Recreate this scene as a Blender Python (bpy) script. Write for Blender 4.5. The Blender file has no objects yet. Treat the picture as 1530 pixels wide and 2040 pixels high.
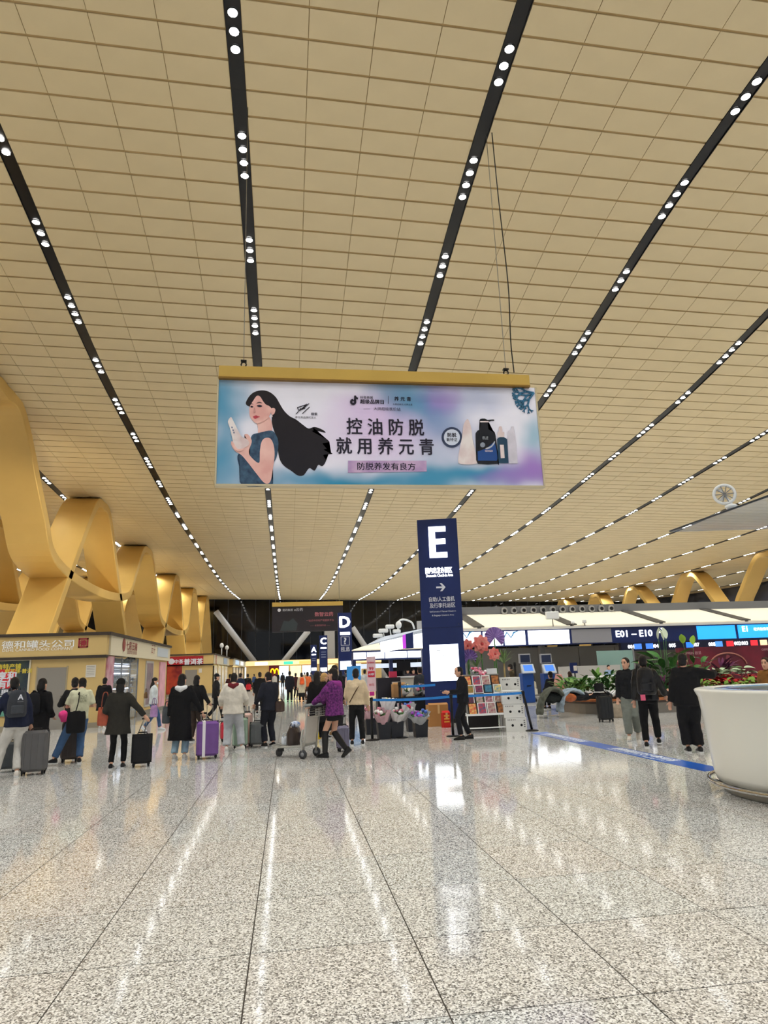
import bpy, bmesh, math, random
import numpy as np
from mathutils import Vector, Matrix, Euler
random.seed(7)
SC = bpy.context.scene
COL = SC.collection
# ------------------------------------------------------------------ camera
FPX, CXP, CYP = 1320.0, 765.0, 1020.0      # focal length and centre in pixels of the 1530x2040 frame
EYE = 1.66
def _dir(px, py):
    v = np.array([(px - CXP) / FPX, -(py - CYP) / FPX, -1.0]); return v / np.linalg.norm(v)
_y = _dir(573, 1341); _y2 = _dir(1573, 1306)
_z = np.cross(_y2, _y); _z /= np.linalg.norm(_z)
if _z[1] < 0: _z = -_z
RCAM = np.stack([np.cross(_y, _z), _y, _z])   # rows: world axes written in camera axes
camd = bpy.data.cameras.new('camera'); cam = bpy.data.objects.new('camera', camd); COL.objects.link(cam)
camd.sensor_fit = 'HORIZONTAL'; camd.sensor_width = 36.0; camd.lens = 36.0 * FPX / 1530.0
camd.clip_start = 0.05; camd.clip_end = 600
M4 = Matrix([list(r) for r in RCAM]).to_4x4(); M4.translation = Vector((0, 0, EYE))
cam.matrix_world = M4
SC.camera = cam
# ------------------------------------------------------------------ world, exposure
w = bpy.data.worlds.new('hall_air'); SC.world = w; w.use_nodes = True
w.node_tree.nodes['Background'].inputs[0].default_value = (0.93, 0.97, 1.0, 1)
w.node_tree.nodes['Background'].inputs[1].default_value = 0.40
SC.view_settings.view_transform = 'Standard'; SC.view_settings.look = 'None'
SC.view_settings.exposure = 0.0; SC.view_settings.gamma = 1.0; SC.view_settings.use_curve_mapping = False
LAMP = 20.0        # glow of a downlight's face; its narrow beam is a spot lamp of SPOTW watts
SPOTW = 1600.0
SC.cycles.max_bounces = 6; SC.cycles.diffuse_bounces = 4; SC.cycles.glossy_bounces = 3; SC.cycles.transmission_bounces = 4; SC.cycles.transparent_max_bounces = 6
SC.cycles.sample_clamp_indirect = 6.0; SC.cycles.caustics_reflective = False; SC.cycles.caustics_refractive = False; SC.cycles.use_adaptive_sampling = True; SC.cycles.adaptive_threshold = 0.07; SC.cycles.adaptive_min_samples = 12
# ------------------------------------------------------------------ pixel helpers: a point of the photograph at a chosen real depth
def ray(px, py):
    return RCAM @ np.array([(px - CXP) / FPX, -(py - CYP) / FPX, -1.0])
def G(px, py, z=0.0):
    r = ray(px, py); return Vector(r * ((z - EYE) / r[2])) + Vector((0, 0, EYE))
def P(px, py, Y):
    r = ray(px, py); return Vector(r * (Y / r[1])) + Vector((0, 0, EYE))
def PX(px, py, X):
    r = ray(px, py); return Vector(r * (X / r[0])) + Vector((0, 0, EYE))
def proj(p):
    v = RCAM.T @ np.array([p[0], p[1], p[2] - EYE])
    if v[2] > -0.01: return (-9999, -9999)
    return (CXP + FPX * v[0] / -v[2], CYP - FPX * v[1] / -v[2])
def in_view(p, m=40):
    x, y = proj(p); return -m < x < 1530 + m and -m < y < 2040 + m
# ------------------------------------------------------------------ materials
def lin(c):
    f = lambda u: u / 12.92 if u <= .04045 else ((u + .055) / 1.055) ** 2.4
    return tuple(f(x / 255.0) for x in c)
MATS = {}
def mat(name, rgb, rough=.6, metal=0.0, emit=0.0, vary=0.0, vscale=3.0, bump=0.0, bscale=40.0, alpha=1.0, trans=0.0, coat=0.0, rgb2=None, spec=None):
    """a procedural principled material; rgb in sRGB 0-255. vary mixes in noise towards rgb2 (or a darker tone)."""
    if name in MATS: return MATS[name]
    m = bpy.data.materials.new(name); m.use_nodes = True; nt = m.node_tree; b = nt.nodes['Principled BSDF']
    c = lin(rgb); b.inputs['Base Color'].default_value = (*c, 1)
    b.inputs['Roughness'].default_value = rough; b.inputs['Metallic'].default_value = metal
    b.inputs['Coat Weight'].default_value = coat; b.inputs['Coat Roughness'].default_value = .08
    if spec is not None: b.inputs['Specular IOR Level'].default_value = spec
    if trans: b.inputs['Transmission Weight'].default_value = trans
    if alpha < 1: b.inputs['Alpha'].default_value = alpha
    if emit: b.inputs['Emission Color'].default_value = (*c, 1); b.inputs['Emission Strength'].default_value = emit; m.cycles.emission_sampling = 'NONE'
    if vary or bump:
        tc = nt.nodes.new('ShaderNodeTexCoord')
    if vary:
        n = nt.nodes.new('ShaderNodeTexNoise'); n.inputs['Scale'].default_value = vscale; n.inputs['Detail'].default_value = 4
        nt.links.new(tc.outputs['Object'], n.inputs['Vector'])
        r = nt.nodes.new('ShaderNodeValToRGB'); r.color_ramp.elements[0].position = .35; r.color_ramp.elements[1].position = .65
        c2 = lin(rgb2) if rgb2 else tuple(x * (1 - vary) for x in c)
        r.color_ramp.elements[0].color = (*c2, 1); r.color_ramp.elements[1].color = (*c, 1)
        nt.links.new(n.outputs['Fac'], r.inputs['Fac']); nt.links.new(r.outputs['Color'], b.inputs['Base Color'])
    if bump:
        n2 = nt.nodes.new('ShaderNodeTexNoise'); n2.inputs['Scale'].default_value = bscale; n2.inputs['Detail'].default_value = 3
        nt.links.new(tc.outputs['Object'], n2.inputs['Vector'])
        bp = nt.nodes.new('ShaderNodeBump'); bp.inputs['Strength'].default_value = bump; bp.inputs['Distance'].default_value = .02
        nt.links.new(n2.outputs['Fac'], bp.inputs['Height']); nt.links.new(bp.outputs['Normal'], b.inputs['Normal'])
    MATS[name] = m; return m
def cloth(rgb, kind='wool'):
    if isinstance(rgb, bpy.types.Material): return rgb
    key = 'cloth_%s_%d_%d_%d' % ((kind,) + tuple(rgb))
    if kind == 'leather': return mat(key, rgb, .35, vary=.3, vscale=6, bump=.35, bscale=14)
    if kind == 'denim': return mat(key, rgb, .85, vary=.35, vscale=7, bump=.3, bscale=25)
    return mat(key, rgb, .88, vary=.18, vscale=8, bump=.35, bscale=22)
# ------------------------------------------------------------------ mesh builder
class MB:
    def __init__(s): s.v = []; s.f = []; s.sm = []
    def add(s, vs, fs, smooth=False):
        o = len(s.v); s.v += [tuple(v) for v in vs]; s.f += [tuple(i + o for i in f) for f in fs]; s.sm += [smooth] * len(fs); return s
    def box(s, a, b, M=None, bev=0.0):
        (x0, y0, z0), (x1, y1, z1) = a, b
        if x0 > x1: x0, x1 = x1, x0
        if y0 > y1: y0, y1 = y1, y0
        if z0 > z1: z0, z1 = z1, z0
        if bev <= 0:
            vs = [(x0,y0,z0),(x1,y0,z0),(x1,y1,z0),(x0,y1,z0),(x0,y0,z1),(x1,y0,z1),(x1,y1,z1),(x0,y1,z1)]
            fs = [(3,2,1,0),(4,5,6,7),(0,1,5,4),(1,2,6,5),(2,3,7,6),(3,0,4,7)]
        else:
            e = min(bev, (x1-x0)/2.01, (y1-y0)/2.01, (z1-z0)/2.01)
            vs = []; fs = []
            def ring(xa, ya, xb, yb, z):
                c = e if (xa, ya) == (x0, y0) else e * .3
                o = len(vs)
                vs.extend([(xa+c,ya,z),(xb-c,ya,z),(xb,ya+c,z),(xb,yb-c,z),(xb-c,yb,z),(xa+c,yb,z),(xa,yb-c,z),(xa,ya+c,z)]); return o
            r = [ring(x0+e,y0+e,x1-e,y1-e,z0), ring(x0,y0,x1,y1,z0+e), ring(x0,y0,x1,y1,z1-e), ring(x0+e,y0+e,x1-e,y1-e,z1)]
            fs.append(tuple(range(7, -1, -1))); fs.append(tuple(r[3]+i for i in range(8)))
            for a_, b_ in zip(r, r[1:]):
                for i in range(8): fs.append((a_+i, a_+(i+1) % 8, b_+(i+1) % 8, b_+i))
        if M is not None: vs = [M @ Vector(v) for v in vs]
        return s.add(vs, fs)
    def tube(s, pts, rad, n=10, caps=True, smooth=True, flat=None, upv=None):
        """round tube along pts; rad a number or list; flat=(a,b) scales the cross-section axes"""
        pts = [Vector(p) for p in pts]; m = len(pts)
        if not hasattr(rad, '__len__'): rad = [rad] * m
        vs = []; fs = []; pn = None
        for i, p in enumerate(pts):
            t = (pts[min(i+1, m-1)] - pts[max(i-1, 0)])
            t = t.normalized() if t.length > 1e-9 else Vector((0, 0, 1))
            if pn is None:
                u = Vector(upv) if upv is not None else (Vector((0, 0, 1)) if abs(t.z) < .9 else Vector((1, 0, 0)))
            else: u = pn
            a = (u - t * u.dot(t)); a = a.normalized() if a.length > 1e-6 else t.orthogonal().normalized()
            b = t.cross(a); pn = a
            r = rad[i]; ra, rb = (r if hasattr(r, '__len__') else (r, r))
            if flat: ra, rb = ra * flat[0], rb * flat[1]
            for k in range(n):
                an = 2 * math.pi * k / n; vs.append(p + a * (math.cos(an) * ra) + b * (math.sin(an) * rb))
        for i in range(m - 1):
            for k in range(n):
                fs.append((i*n+k, i*n+(k+1) % n, (i+1)*n+(k+1) % n, (i+1)*n+k))
        if caps: fs.append(tuple(range(n-1, -1, -1))); fs.append(tuple((m-1)*n+k for k in range(n)))
        return s.add(vs, fs, smooth)
    def loft(s, rings, n=14, smooth=True):
        """rings: (centre, rx, ry[, xaxis, yaxis])"""
        vs = []; fs = []
        for r in rings:
            c = Vector(r[0]); ax = Vector(r[3]) if len(r) > 3 else Vector((1, 0, 0)); ay = Vector(r[4]) if len(r) > 3 else Vector((0, 1, 0))
            for k in range(n):
                an = 2 * math.pi * k / n; vs.append(c + ax * (math.cos(an) * r[1]) + ay * (math.sin(an) * r[2]))
        m = len(rings)
        for i in range(m - 1):
            for k in range(n): fs.append((i*n+k, i*n+(k+1) % n, (i+1)*n+(k+1) % n, (i+1)*n+k))
        fs.append(tuple(range(n-1, -1, -1))); fs.append(tuple((m-1)*n+k for k in range(n)))
        return s.add(vs, fs, smooth)
    def ball(s, c, r, n=12, m=8, M=None):
        rx, ry, rz = r if hasattr(r, '__len__') else (r, r, r)
        vs = [(0, 0, -rz)]; fs = []
        for i in range(1, m):
            t = math.pi * i / m
            for k in range(n): vs.append((rx*math.sin(t)*math.cos(2*math.pi*k/n), ry*math.sin(t)*math.sin(2*math.pi*k/n), -rz*math.cos(t)))
        vs.append((0, 0, rz)); L = len(vs) - 1
        for k in range(n):
            fs.append((0, 1+(k+1) % n, 1+k)); fs.append((L, L-n+k, L-n+(k+1) % n))
        for i in range(m-2):
            for k in range(n): fs.append((1+i*n+k, 1+i*n+(k+1) % n, 1+(i+1)*n+(k+1) % n, 1+(i+1)*n+k))
        vs = [Vector(c) + ((M @ Vector(v)) if M is not None else Vector(v)) for v in vs]
        return s.add(vs, fs, True)
    def lathe(s, prof, n=24, c=(0, 0, 0), caps=True, smooth=True):
        vs = []; fs = []
        for (r, z) in prof:
            for k in range(n):
                an = 2 * math.pi * k / n; vs.append((c[0] + r*math.cos(an), c[1] + r*math.sin(an), c[2] + z))
        for i in range(len(prof)-1):
            for k in range(n): fs.append((i*n+k, i*n+(k+1) % n, (i+1)*n+(k+1) % n, (i+1)*n+k))
        if caps: fs.append(tuple(range(n-1, -1, -1))); fs.append(tuple((len(prof)-1)*n+k for k in range(n)))
        return s.add(vs, fs, smooth)
    def poly(s, pts): return s.add(pts, [tuple(range(len(pts)))])
    def prism(s, pts, d):
        """closed outline pts extruded by vector d"""
        n = len(pts); d = Vector(d); vs = [Vector(p) for p in pts] + [Vector(p) + d for p in pts]
        fs = [tuple(range(n-1, -1, -1)), tuple(range(n, 2*n))] + [(i, (i+1) % n, n+(i+1) % n, n+i) for i in range(n)]
        return s.add(vs, fs)
    def mesh(s, name):
        m = bpy.data.meshes.new(name); m.from_pydata(s.v, [], s.f)
        if any(s.sm): m.polygons.foreach_set('use_smooth', s.sm)
        m.update(); return m
    def build(s, name, material, parent=None, label=None, fix=True):
        m = s.mesh(name)
        if fix:
            bm = bmesh.new(); bm.from_mesh(m); bmesh.ops.recalc_face_normals(bm, faces=bm.faces); bm.to_mesh(m); bm.free()
        if material: m.materials.append(material)
        return put(name, m, parent, label)
def put(name, data, parent=None, label=None):
    o = bpy.data.objects.new(name, data); COL.objects.link(o)
    if parent is not None: o.parent = parent
    if label: o['label'] = label
    return o
def thing(name, label, cat, loc=(0, 0, 0), rz=0.0, group=None, rot=None):
    o = bpy.data.objects.new(name, None); o.empty_display_size = .2; COL.objects.link(o)
    o.location = loc; o.rotation_euler = rot if rot else (0, 0, rz); o['label'] = label; o['category'] = cat
    if group: o['group'] = group
    return o
def tag(o, label, cat, group=None):
    o['label'] = label; o['category'] = cat
    if group: o['group'] = group
    return o
def struct(o): o['kind'] = 'structure'; return o
def copy_tree(o, parent=None):
    c = o.copy(); COL.objects.link(c); c.parent = parent
    for ch in list(o.children): copy_tree(ch, c)
    return c
def boxpart(name, a, b, m, parent, bev=0.0, label=None): return MB().box(a, b, bev=bev).build(name, m, parent, label, fix=False)
TEXTS = []
def text(name, body, loc, m, parent, h=None, w=None, rot=(math.pi/2, 0, 0), bold=0.0, ext=.002, fit=False, line=1.0):
    """lettering centred on loc (parent space); glyph block scaled to height h and/or width w"""
    cu = bpy.data.curves.new(name, 'FONT'); cu.body = body; cu.align_x = 'CENTER'; cu.extrude = 0.0; cu.resolution_u = 2; cu.space_line = line
    o = bpy.data.objects.new(name, cu); COL.objects.link(o); TEXTS.append((o, name, Vector(loc), rot, h, w, m, parent, ext, bold)); return o
def flush_texts():
    bpy.context.view_layer.update(); dg = bpy.context.evaluated_depsgraph_get()
    for (o, name, loc, rot, h, w, m, parent, ext, bold) in TEXTS:
        me = bpy.data.meshes.new_from_object(o.evaluated_get(dg)); me.name = name
        n = len(me.vertices); co = np.empty(n*3, dtype=np.float32); me.vertices.foreach_get('co', co); co = co.reshape(-1, 3)
        lo, hi = co.min(0), co.max(0); sz = np.maximum(hi - lo, 1e-5)
        s = h / sz[1] if h else w / sz[0]
        sx = w / sz[0] if w else s
        co = (co - (lo + hi) / 2) * [sx, s, 0]; co[:, 2] = ext
        me.vertices.foreach_set('co', co.astype(np.float32).ravel()); me.update()
        if bold:   # heavier strokes: the glyphs repeated a hair's breadth apart
            fs_ = [tuple(p.vertices) for p in me.polygons]; gl = s * bold; mb_ = MB()
            for q_, (dx_, dy_) in enumerate(((0, 0), (gl, 0), (-gl, 0), (0, gl*.7), (0, -gl*.7))): mb_.add(co + [dx_, dy_, q_*2e-4], fs_)
            nm_ = me.name; bpy.data.meshes.remove(me); me = mb_.mesh(name)
        me.materials.clear(); me.materials.append(m)
        cu = o.data; bpy.data.objects.remove(o); bpy.data.curves.remove(cu)
        t = put(name, me, parent); t.location = loc; t.rotation_euler = rot
def smooth_closed(pts, k=4):
    n = len(pts); out = []
    for i in range(n):
        p0, p1, p2, p3 = [np.array(pts[(i+j) % n], float) for j in (-1, 0, 1, 2)]
        for s in range(k):
            t = s / k; out.append(.5*((2*p1) + (-p0+p2)*t + (2*p0-5*p1+4*p2-p3)*t*t + (-p0+3*p1-3*p2+p3)*t**3))
    return out
def smooth_open(pts, k=6):
    pts = [np.array(p, float) for p in pts]; q = [2*pts[0]-pts[1]] + pts + [2*pts[-1]-pts[-2]]; out = []
    for i in range(1, len(q)-2):
        p0, p1, p2, p3 = q[i-1:i+3]
        for s in range(k):
            t = s / k; out.append(.5*((2*p1) + (-p0+p2)*t + (2*p0-5*p1+4*p2-p3)*t*t + (-p0+3*p1-3*p2+p3)*t**3))
    out.append(pts[-1]); return out
WHITE_LIT = mat('lit_white_panel', (246, 250, 255), .5, emit=2.2)
LETTER_LIT = mat('lit_white_letter', (250, 252, 255), .5, emit=2.6)
LETTER = mat('pale_letter', (214, 214, 222), .5)
NAVY = mat('navy_panel', (26, 40, 92), .3, vary=.08, vscale=2)
BLACK = mat('black_plastic', (22, 22, 25), .45)
STEEL = mat('brushed_steel', (168, 166, 160), .3, metal=.9, vary=.15, vscale=4)
CHROME = mat('chrome', (205, 205, 205), .12, metal=1.0)
GREY = mat('grey_metal', (140, 140, 142), .45, metal=.2)
WHITE = mat('white_paint', (228, 228, 226), .4)
GOLDP = mat('gold_panel', (196, 166, 100), .45, metal=.15, vary=.06, vscale=1.0)
# ------------------------------------------------------------------ the hall: floor
TW, TL = 1.012, 0.985                       # floor tile size
TX0 = G(480, 2040).x; TY0 = G(780, 1772).y
def granite():
    m = bpy.data.materials.new('polished_granite'); m.use_nodes = True; nt = m.node_tree; b = nt.nodes['Principled BSDF']; N = nt.nodes.new; L = nt.links.new
    geo = N('ShaderNodeNewGeometry')
    def math_(op, a=None, bb=None):
        n = N('ShaderNodeVectorMath'); n.operation = op
        if a is not None: L(a, n.inputs[0])
        if bb is not None: n.inputs[1].default_value = bb
        return n
    off = math_('SUBTRACT', geo.outputs['Position'], (TX0, TY0, 0)); sc = math_('DIVIDE', off.outputs[0], (TW, TL, 1)); fl = math_('FLOOR', sc.outputs[0])
    wn = N('ShaderNodeTexWhiteNoise'); wn.noise_dimensions = '2D'; L(fl.outputs[0], wn.inputs['Vector'])
    vo = N('ShaderNodeTexVoronoi'); vo.inputs['Scale'].default_value = 105; L(geo.outputs['Position'], vo.inputs['Vector'])
    rp = N('ShaderNodeValToRGB'); cr = rp.color_ramp; cr.interpolation = 'CONSTANT'
    cols = [(0, (92, 90, 88)), (.12, (152, 149, 145)), (.30, (198, 195, 190)), (.50, (227, 226, 223)), (.78, (182, 178, 172)), (.92, (118, 115, 111))]
    cr.elements[0].position = 0; cr.elements[0].color = (*lin(cols[0][1]), 1); cr.elements[1].position = cols[1][0]; cr.elements[1].color = (*lin(cols[1][1]), 1)
    for p, c in cols[2:]: e = cr.elements.new(p); e.color = (*lin(c), 1)
    sep = N('ShaderNodeSeparateColor'); L(vo.outputs['Color'], sep.inputs[0]); L(sep.outputs[0], rp.inputs['Fac'])
    mx = N('ShaderNodeMix'); mx.data_type = 'RGBA'; mx.blend_type = 'MULTIPLY'; mx.inputs[0].default_value = 1
    tr = N('ShaderNodeValToRGB'); tr.color_ramp.elements[0].color = (1.0, .965, .93, 1); tr.color_ramp.elements[1].color = (.97, .985, .97, 1)
    L(wn.outputs['Value'], tr.inputs['Fac']); L(rp.outputs['Color'], mx.inputs[6]); L(tr.outputs['Color'], mx.inputs[7]); L(mx.outputs[2], b.inputs['Base Color'])
    b.inputs['Roughness'].default_value = .075; b.inputs['Specular IOR Level'].default_value = .5
    nz = N('ShaderNodeTexNoise'); nz.inputs['Scale'].default_value = 9; L(geo.outputs['Position'], nz.inputs['Vector'])
    bp = N('ShaderNodeBump'); bp.inputs['Strength'].default_value = .012; bp.inputs['Distance'].default_value = .004; L(nz.outputs['Fac'], bp.inputs['Height']); L(bp.outputs['Normal'], b.inputs['Normal'])
    return m
GRANITE = granite()
FX0, FX1, FY0, FY1 = -46, 82, -14, 151
floor = struct(MB().box((FX0, FY0, -.2), (FX1, FY1, -.004)).build('floor', mat('tile_grout', (70, 64, 58), .8), fix=False))
ix0, ix1 = int((FX0 - TX0) / TW) + 1, int((FX1 - TX0) / TW) - 1
iy0, iy1 = int((FY0 - TY0) / TL) + 1, int((FY1 - TY0) / TL) - 1
near = []
for i in range(ix0, ix1):
    for j in range(iy0, iy1):
        c = (TX0 + (i + .5) * TW, TY0 + (j + .5) * TL, 0)
        if c[1] > 0 and c[1] < 24 and in_view(c, 60): near.append((math.hypot(c[0], c[1]), i, j))
near = {(i, j) for d, i, j in sorted(near)[:300]}
g = .0042
tm = MB().box((-TW/2+g, -TL/2+g, -.02), (TW/2-g, TL/2-g, 0)).mesh('floor_tile'); tm.materials.append(GRANITE)
rest = MB()
for i in range(ix0, ix1):
    for j in range(iy0, iy1):
        cx, cy = TX0 + (i + .5) * TW, TY0 + (j + .5) * TL
        if (i, j) in near:
            o = put('floor_tile', tm, floor); o.location = (cx, cy, 0)
        else:
            x0, x1, y0, y1 = cx-TW/2+g, cx+TW/2-g, cy-TL/2+g, cy+TL/2-g
            rest.add([(x0,y0,0),(x1,y0,0),(x1,y1,0),(x0,y1,0),(x0,y0,-.01),(x1,y0,-.01),(x1,y1,-.01),(x0,y1,-.01)], [(0,1,2,3),(0,4,5,1),(1,5,6,2),(2,6,7,3),(3,7,4,0)])
o = rest.build('floor_tile_field', GRANITE, floor, fix=False); o['kind'] = 'stuff'
# ------------------------------------------------------------------ the hall: wavy ceiling
SP = 8.72                                   # spacing of the light strips
_ty = [-60, 0, 16.6, 22.8, 27, 31.1, 34.6, 40.5, 56.8, 67, 83.8, 103, 124, 158, 180]
_tz = [20.6, 20.4, 19.55, 19.0, 18.0, 17.3, 16.6, 16.1, 14.95, 14.57, 14.3, 14.1, 14.6, 16.3, 17]
_ys = np.arange(-60, 180.1, .5); _zs = np.interp(_ys, _ty, _tz)
_k = np.exp(-.5 * (np.arange(-16, 17) / 6.0) ** 2); _k /= _k.sum(); _zs = np.convolve(np.pad(_zs, 16, mode='edge'), _k, 'valid')
def zc(X, Y): return EYE + float(np.interp(Y, _ys, _zs)) * (1 - .0145 * X / SP)
STX = [(-.189 + k) * SP for k in range(-5, 10)]   # strip centre lines
WIDE = .50
CEILG = mat('ceiling_gold_panel', (228, 209, 168), .42, vary=.05, vscale=.6)
CY0, CY1 = -14.0, 150.0
PL = 1.0
rows = int((CY1 - CY0) / PL)
back = MB(); vs = []; fs = []; xs = np.linspace(-46, 80, 30); yy = np.linspace(CY0, CY1, 90)
for y in yy:
    for x in xs: vs.append((x, y, zc(x, y) + .05))
for a in range(len(yy)-1):
    for b_ in range(len(xs)-1): q = a*len(xs)+b_; fs.append((q, q+len(xs), q+len(xs)+1, q+1))
ceiling = struct(back.add(vs, fs).build('ceiling', mat('ceiling_backing', (188, 160, 112), .8), fix=False))
cells = []
for k in range(len(STX)-1):
    xa = STX[k] + WIDE/2; pw = (SP - WIDE) / 4
    for q in range(4):
        x0 = xa + q*pw
        for r in range(rows): cells.append((x0 + .011, x0 + pw - .011, CY0 + r*PL + .045, CY0 + (r+1)*PL - .045))
vis = sorted((math.hypot((c[0]+c[1])/2, c[2]), n) for n, c in enumerate(cells) if c[2] > 5 and in_view(((c[0]+c[1])/2, (c[2]+c[3])/2, zc((c[0]+c[1])/2, c[2])), 30))
nearp = {n for d, n in vis[:300]}
pwid = (SP - WIDE)/4 - .022; plen = PL - .09
pm = MB().box((-pwid/2, -plen/2, 0), (pwid/2, plen/2, .04)).mesh('ceiling_panel'); pm.materials.append(CEILG)
rest = MB()
for n, (x0, x1, y0, y1) in enumerate(cells):
    if n in nearp:
        xm, ym = (x0+x1)/2, (y0+y1)/2
        o = put('ceiling_panel', pm, ceiling); o.location = (xm, ym, zc(xm, ym))
        o.rotation_euler = (math.atan((zc(xm, y1)-zc(xm, y0))/(y1-y0)), -math.atan((zc(x1, ym)-zc(x0, ym))/(x1-x0)), 0)
    else:
        c4 = [(x0,y0),(x1,y0),(x1,y1),(x0,y1)]
        rest.add([(x, y, zc(x, y)) for x, y in c4] + [(x, y, zc(x, y)+.04) for x, y in c4], [(3,2,1,0),(0,1,5,4),(1,2,6,5),(2,3,7,6),(3,0,4,7)])
o = rest.build('ceiling_panel_field', CEILG, ceiling, fix=False); o['kind'] = 'stuff'
# ------------------------------------------------------------------ black light strips with their downlight clusters
STRIPB = mat('black_strip', (16, 16, 20), .35)
LAMPM = mat('downlight_glow', (255, 252, 246), .4, emit=LAMP)
RIMM = mat('downlight_rim', (60, 60, 62), .4, metal=.5)
ORD = ['fifth', 'fourth', 'third', 'second', 'first']
def strip_words(k):
    names = {0: 'beyond the gold columns, farthest out', 1: 'beyond the gold columns, far out', 2: 'beyond the gold columns', 3: 'crossing the tallest gold column', 4: 'between the gold columns and the banner',
             5: 'behind the banner left end', 6: 'behind the banner middle', 7: 'just right of the banner', 8: 'second to the right of the banner',
             9: 'third to the right of the banner', 10: 'fourth to the right of the banner', 11: 'fifth to the right of the banner', 12: 'sixth to the right of the banner', 13: 'seventh past the banner', 14: 'farthest past the banner'}
    return names[k]
lampm = MB().poly([(.15*math.cos(-a*math.pi/5), .15*math.sin(-a*math.pi/5), -.012) for a in range(10)]).mesh('lamp'); lampm.materials.append(LAMPM)
rimm = MB().lathe([(.152, -.016), (.178, -.016), (.178, .016), (.152, .016), (.152, -.016)], n=12, caps=False).mesh('lamp_rim'); rimm.materials.append(RIMM)
fx = []; extra = MB()
for k, x in enumerate(STX):
    vs = []; fs = []; yl = np.linspace(CY0, CY1, 120)
    for y in yl:
        z = zc(x, y)
        for dx, dz in ((-WIDE/2+.005, -.01), (-WIDE/2+.005, .045), (WIDE/2-.005, .045), (WIDE/2-.005, -.01), (WIDE/2-.02, -.01), (WIDE/2-.02, .035), (-WIDE/2+.02, .035), (-WIDE/2+.02, -.01)): vs.append((x+dx, y, z+dz))
    for a in range(len(yl)-1):
        for i in range(8): q = a*8; fs.append((q+i, q+(i+1) % 8, q+8+(i+1) % 8, q+8+i))
    if any(in_view((x, y, zc(x, y)), 0) for y in yl[yl > 4]):
        tag(MB().add(vs, fs).build('light_strip', STRIPB), 'black recessed ceiling light strip ' + strip_words(k), 'light strip', 'ceiling light strips')
    n = 0; y = 17.05 - 6*4.65
    while y < CY1 - 2:
        n += 1; cnt = 3 if n % 2 else 4
        fx.append((k, x, y, cnt)); y += 4.65
cand = sorted((math.hypot(x, y), i) for i, (k, x, y, c) in enumerate(fx) if y > 4 and in_view((x, y, zc(x, y)), 5) and y < CY1)
chosen = {i for d, i in cand[:300]}
for i, (k, x, y, cnt) in enumerate(fx):
    ys_ = [y + (q - (cnt-1)/2) * .58 for q in range(cnt)]
    if i in chosen:
        f = thing('downlight_cluster', 'downlight cluster, %s lamps, in strip %s' % ('four' if cnt == 4 else 'three', strip_words(k)), 'downlight', (x, y, zc(x, y)), group='downlights in strip ' + strip_words(k))
        for yq in ys_:
            l = put('lamp', lampm, f); l.location = (0, yq - y, zc(x, yq) - zc(x, y) + .015)
            if y < 60: r_ = put('lamp_rim', rimm, f); r_.location = l.location
    else:
        for yq in ys_: extra.poly([(x+.15*math.cos(-a*math.pi/4), yq+.15*math.sin(-a*math.pi/4), zc(x, yq)+.005) for a in range(8)])
beam = bpy.data.lights.new('downlight_beam', 'SPOT'); beam.energy = SPOTW; beam.spot_size = math.radians(146); beam.spot_blend = .6; beam.shadow_soft_size = .3; beam.color = (.95, .99, 1)
for (k, x, y, cnt) in fx[::2]:
    o = bpy.data.objects.new('downlight_beam', beam); COL.objects.link(o); o.location = (x, y, zc(x, y) - .06); o.visible_glossy = False   # the lamp face itself is what mirrors in the floor
if extra.v:
    o = extra.build('distant_downlight_field', LAMPM, fix=False); tag(o, 'many small downlights in the farther ceiling strips', 'downlight'); o['kind'] = 'stuff'
# ------------------------------------------------------------------ gold ribbon columns
GOLD = mat('gold_ribbon', (222, 184, 106), .42, metal=.25, vary=.05, vscale=.5, spec=.6)
def ribbon(path, X, wd, th, name, label):
    """broad flat band swept along a (Y, z) path, wd wide across X"""
    pts = smooth_open(path, 8); n = len(pts); vs = []; fs = []
    for i, p in enumerate(pts):
        a = pts[max(i-1, 0)]; b_ = pts[min(i+1, n-1)]; t = np.array([b_[0]-a[0], b_[1]-a[1]]); t /= np.linalg.norm(t) + 1e-9; nr = np.array([-t[1], t[0]])
        for sx, sn in ((-1, -1), (1, -1), (1, 1), (-1, 1)): q = p + nr * sn * th / 2; vs.append((X + sx*wd/2, q[0], max(q[1], 0)))
    for i in range(n-1):
        for k in range(4): fs.append((i*4+k, i*4+(k+1) % 4, i*4+4+(k+1) % 4, i*4+4+k))
    fs += [(3, 2, 1, 0), tuple((n-1)*4+k for k in range(4))]
    m = MB().add(vs, fs); o = m.build(name, GOLD); tag(o, label, 'column', 'gold ribbon columns'); bev = o.modifiers.new('soft', 'BEVEL'); bev.width = .06; bev.segments = 2; bev.limit_method = 'ANGLE'
    return o
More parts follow.
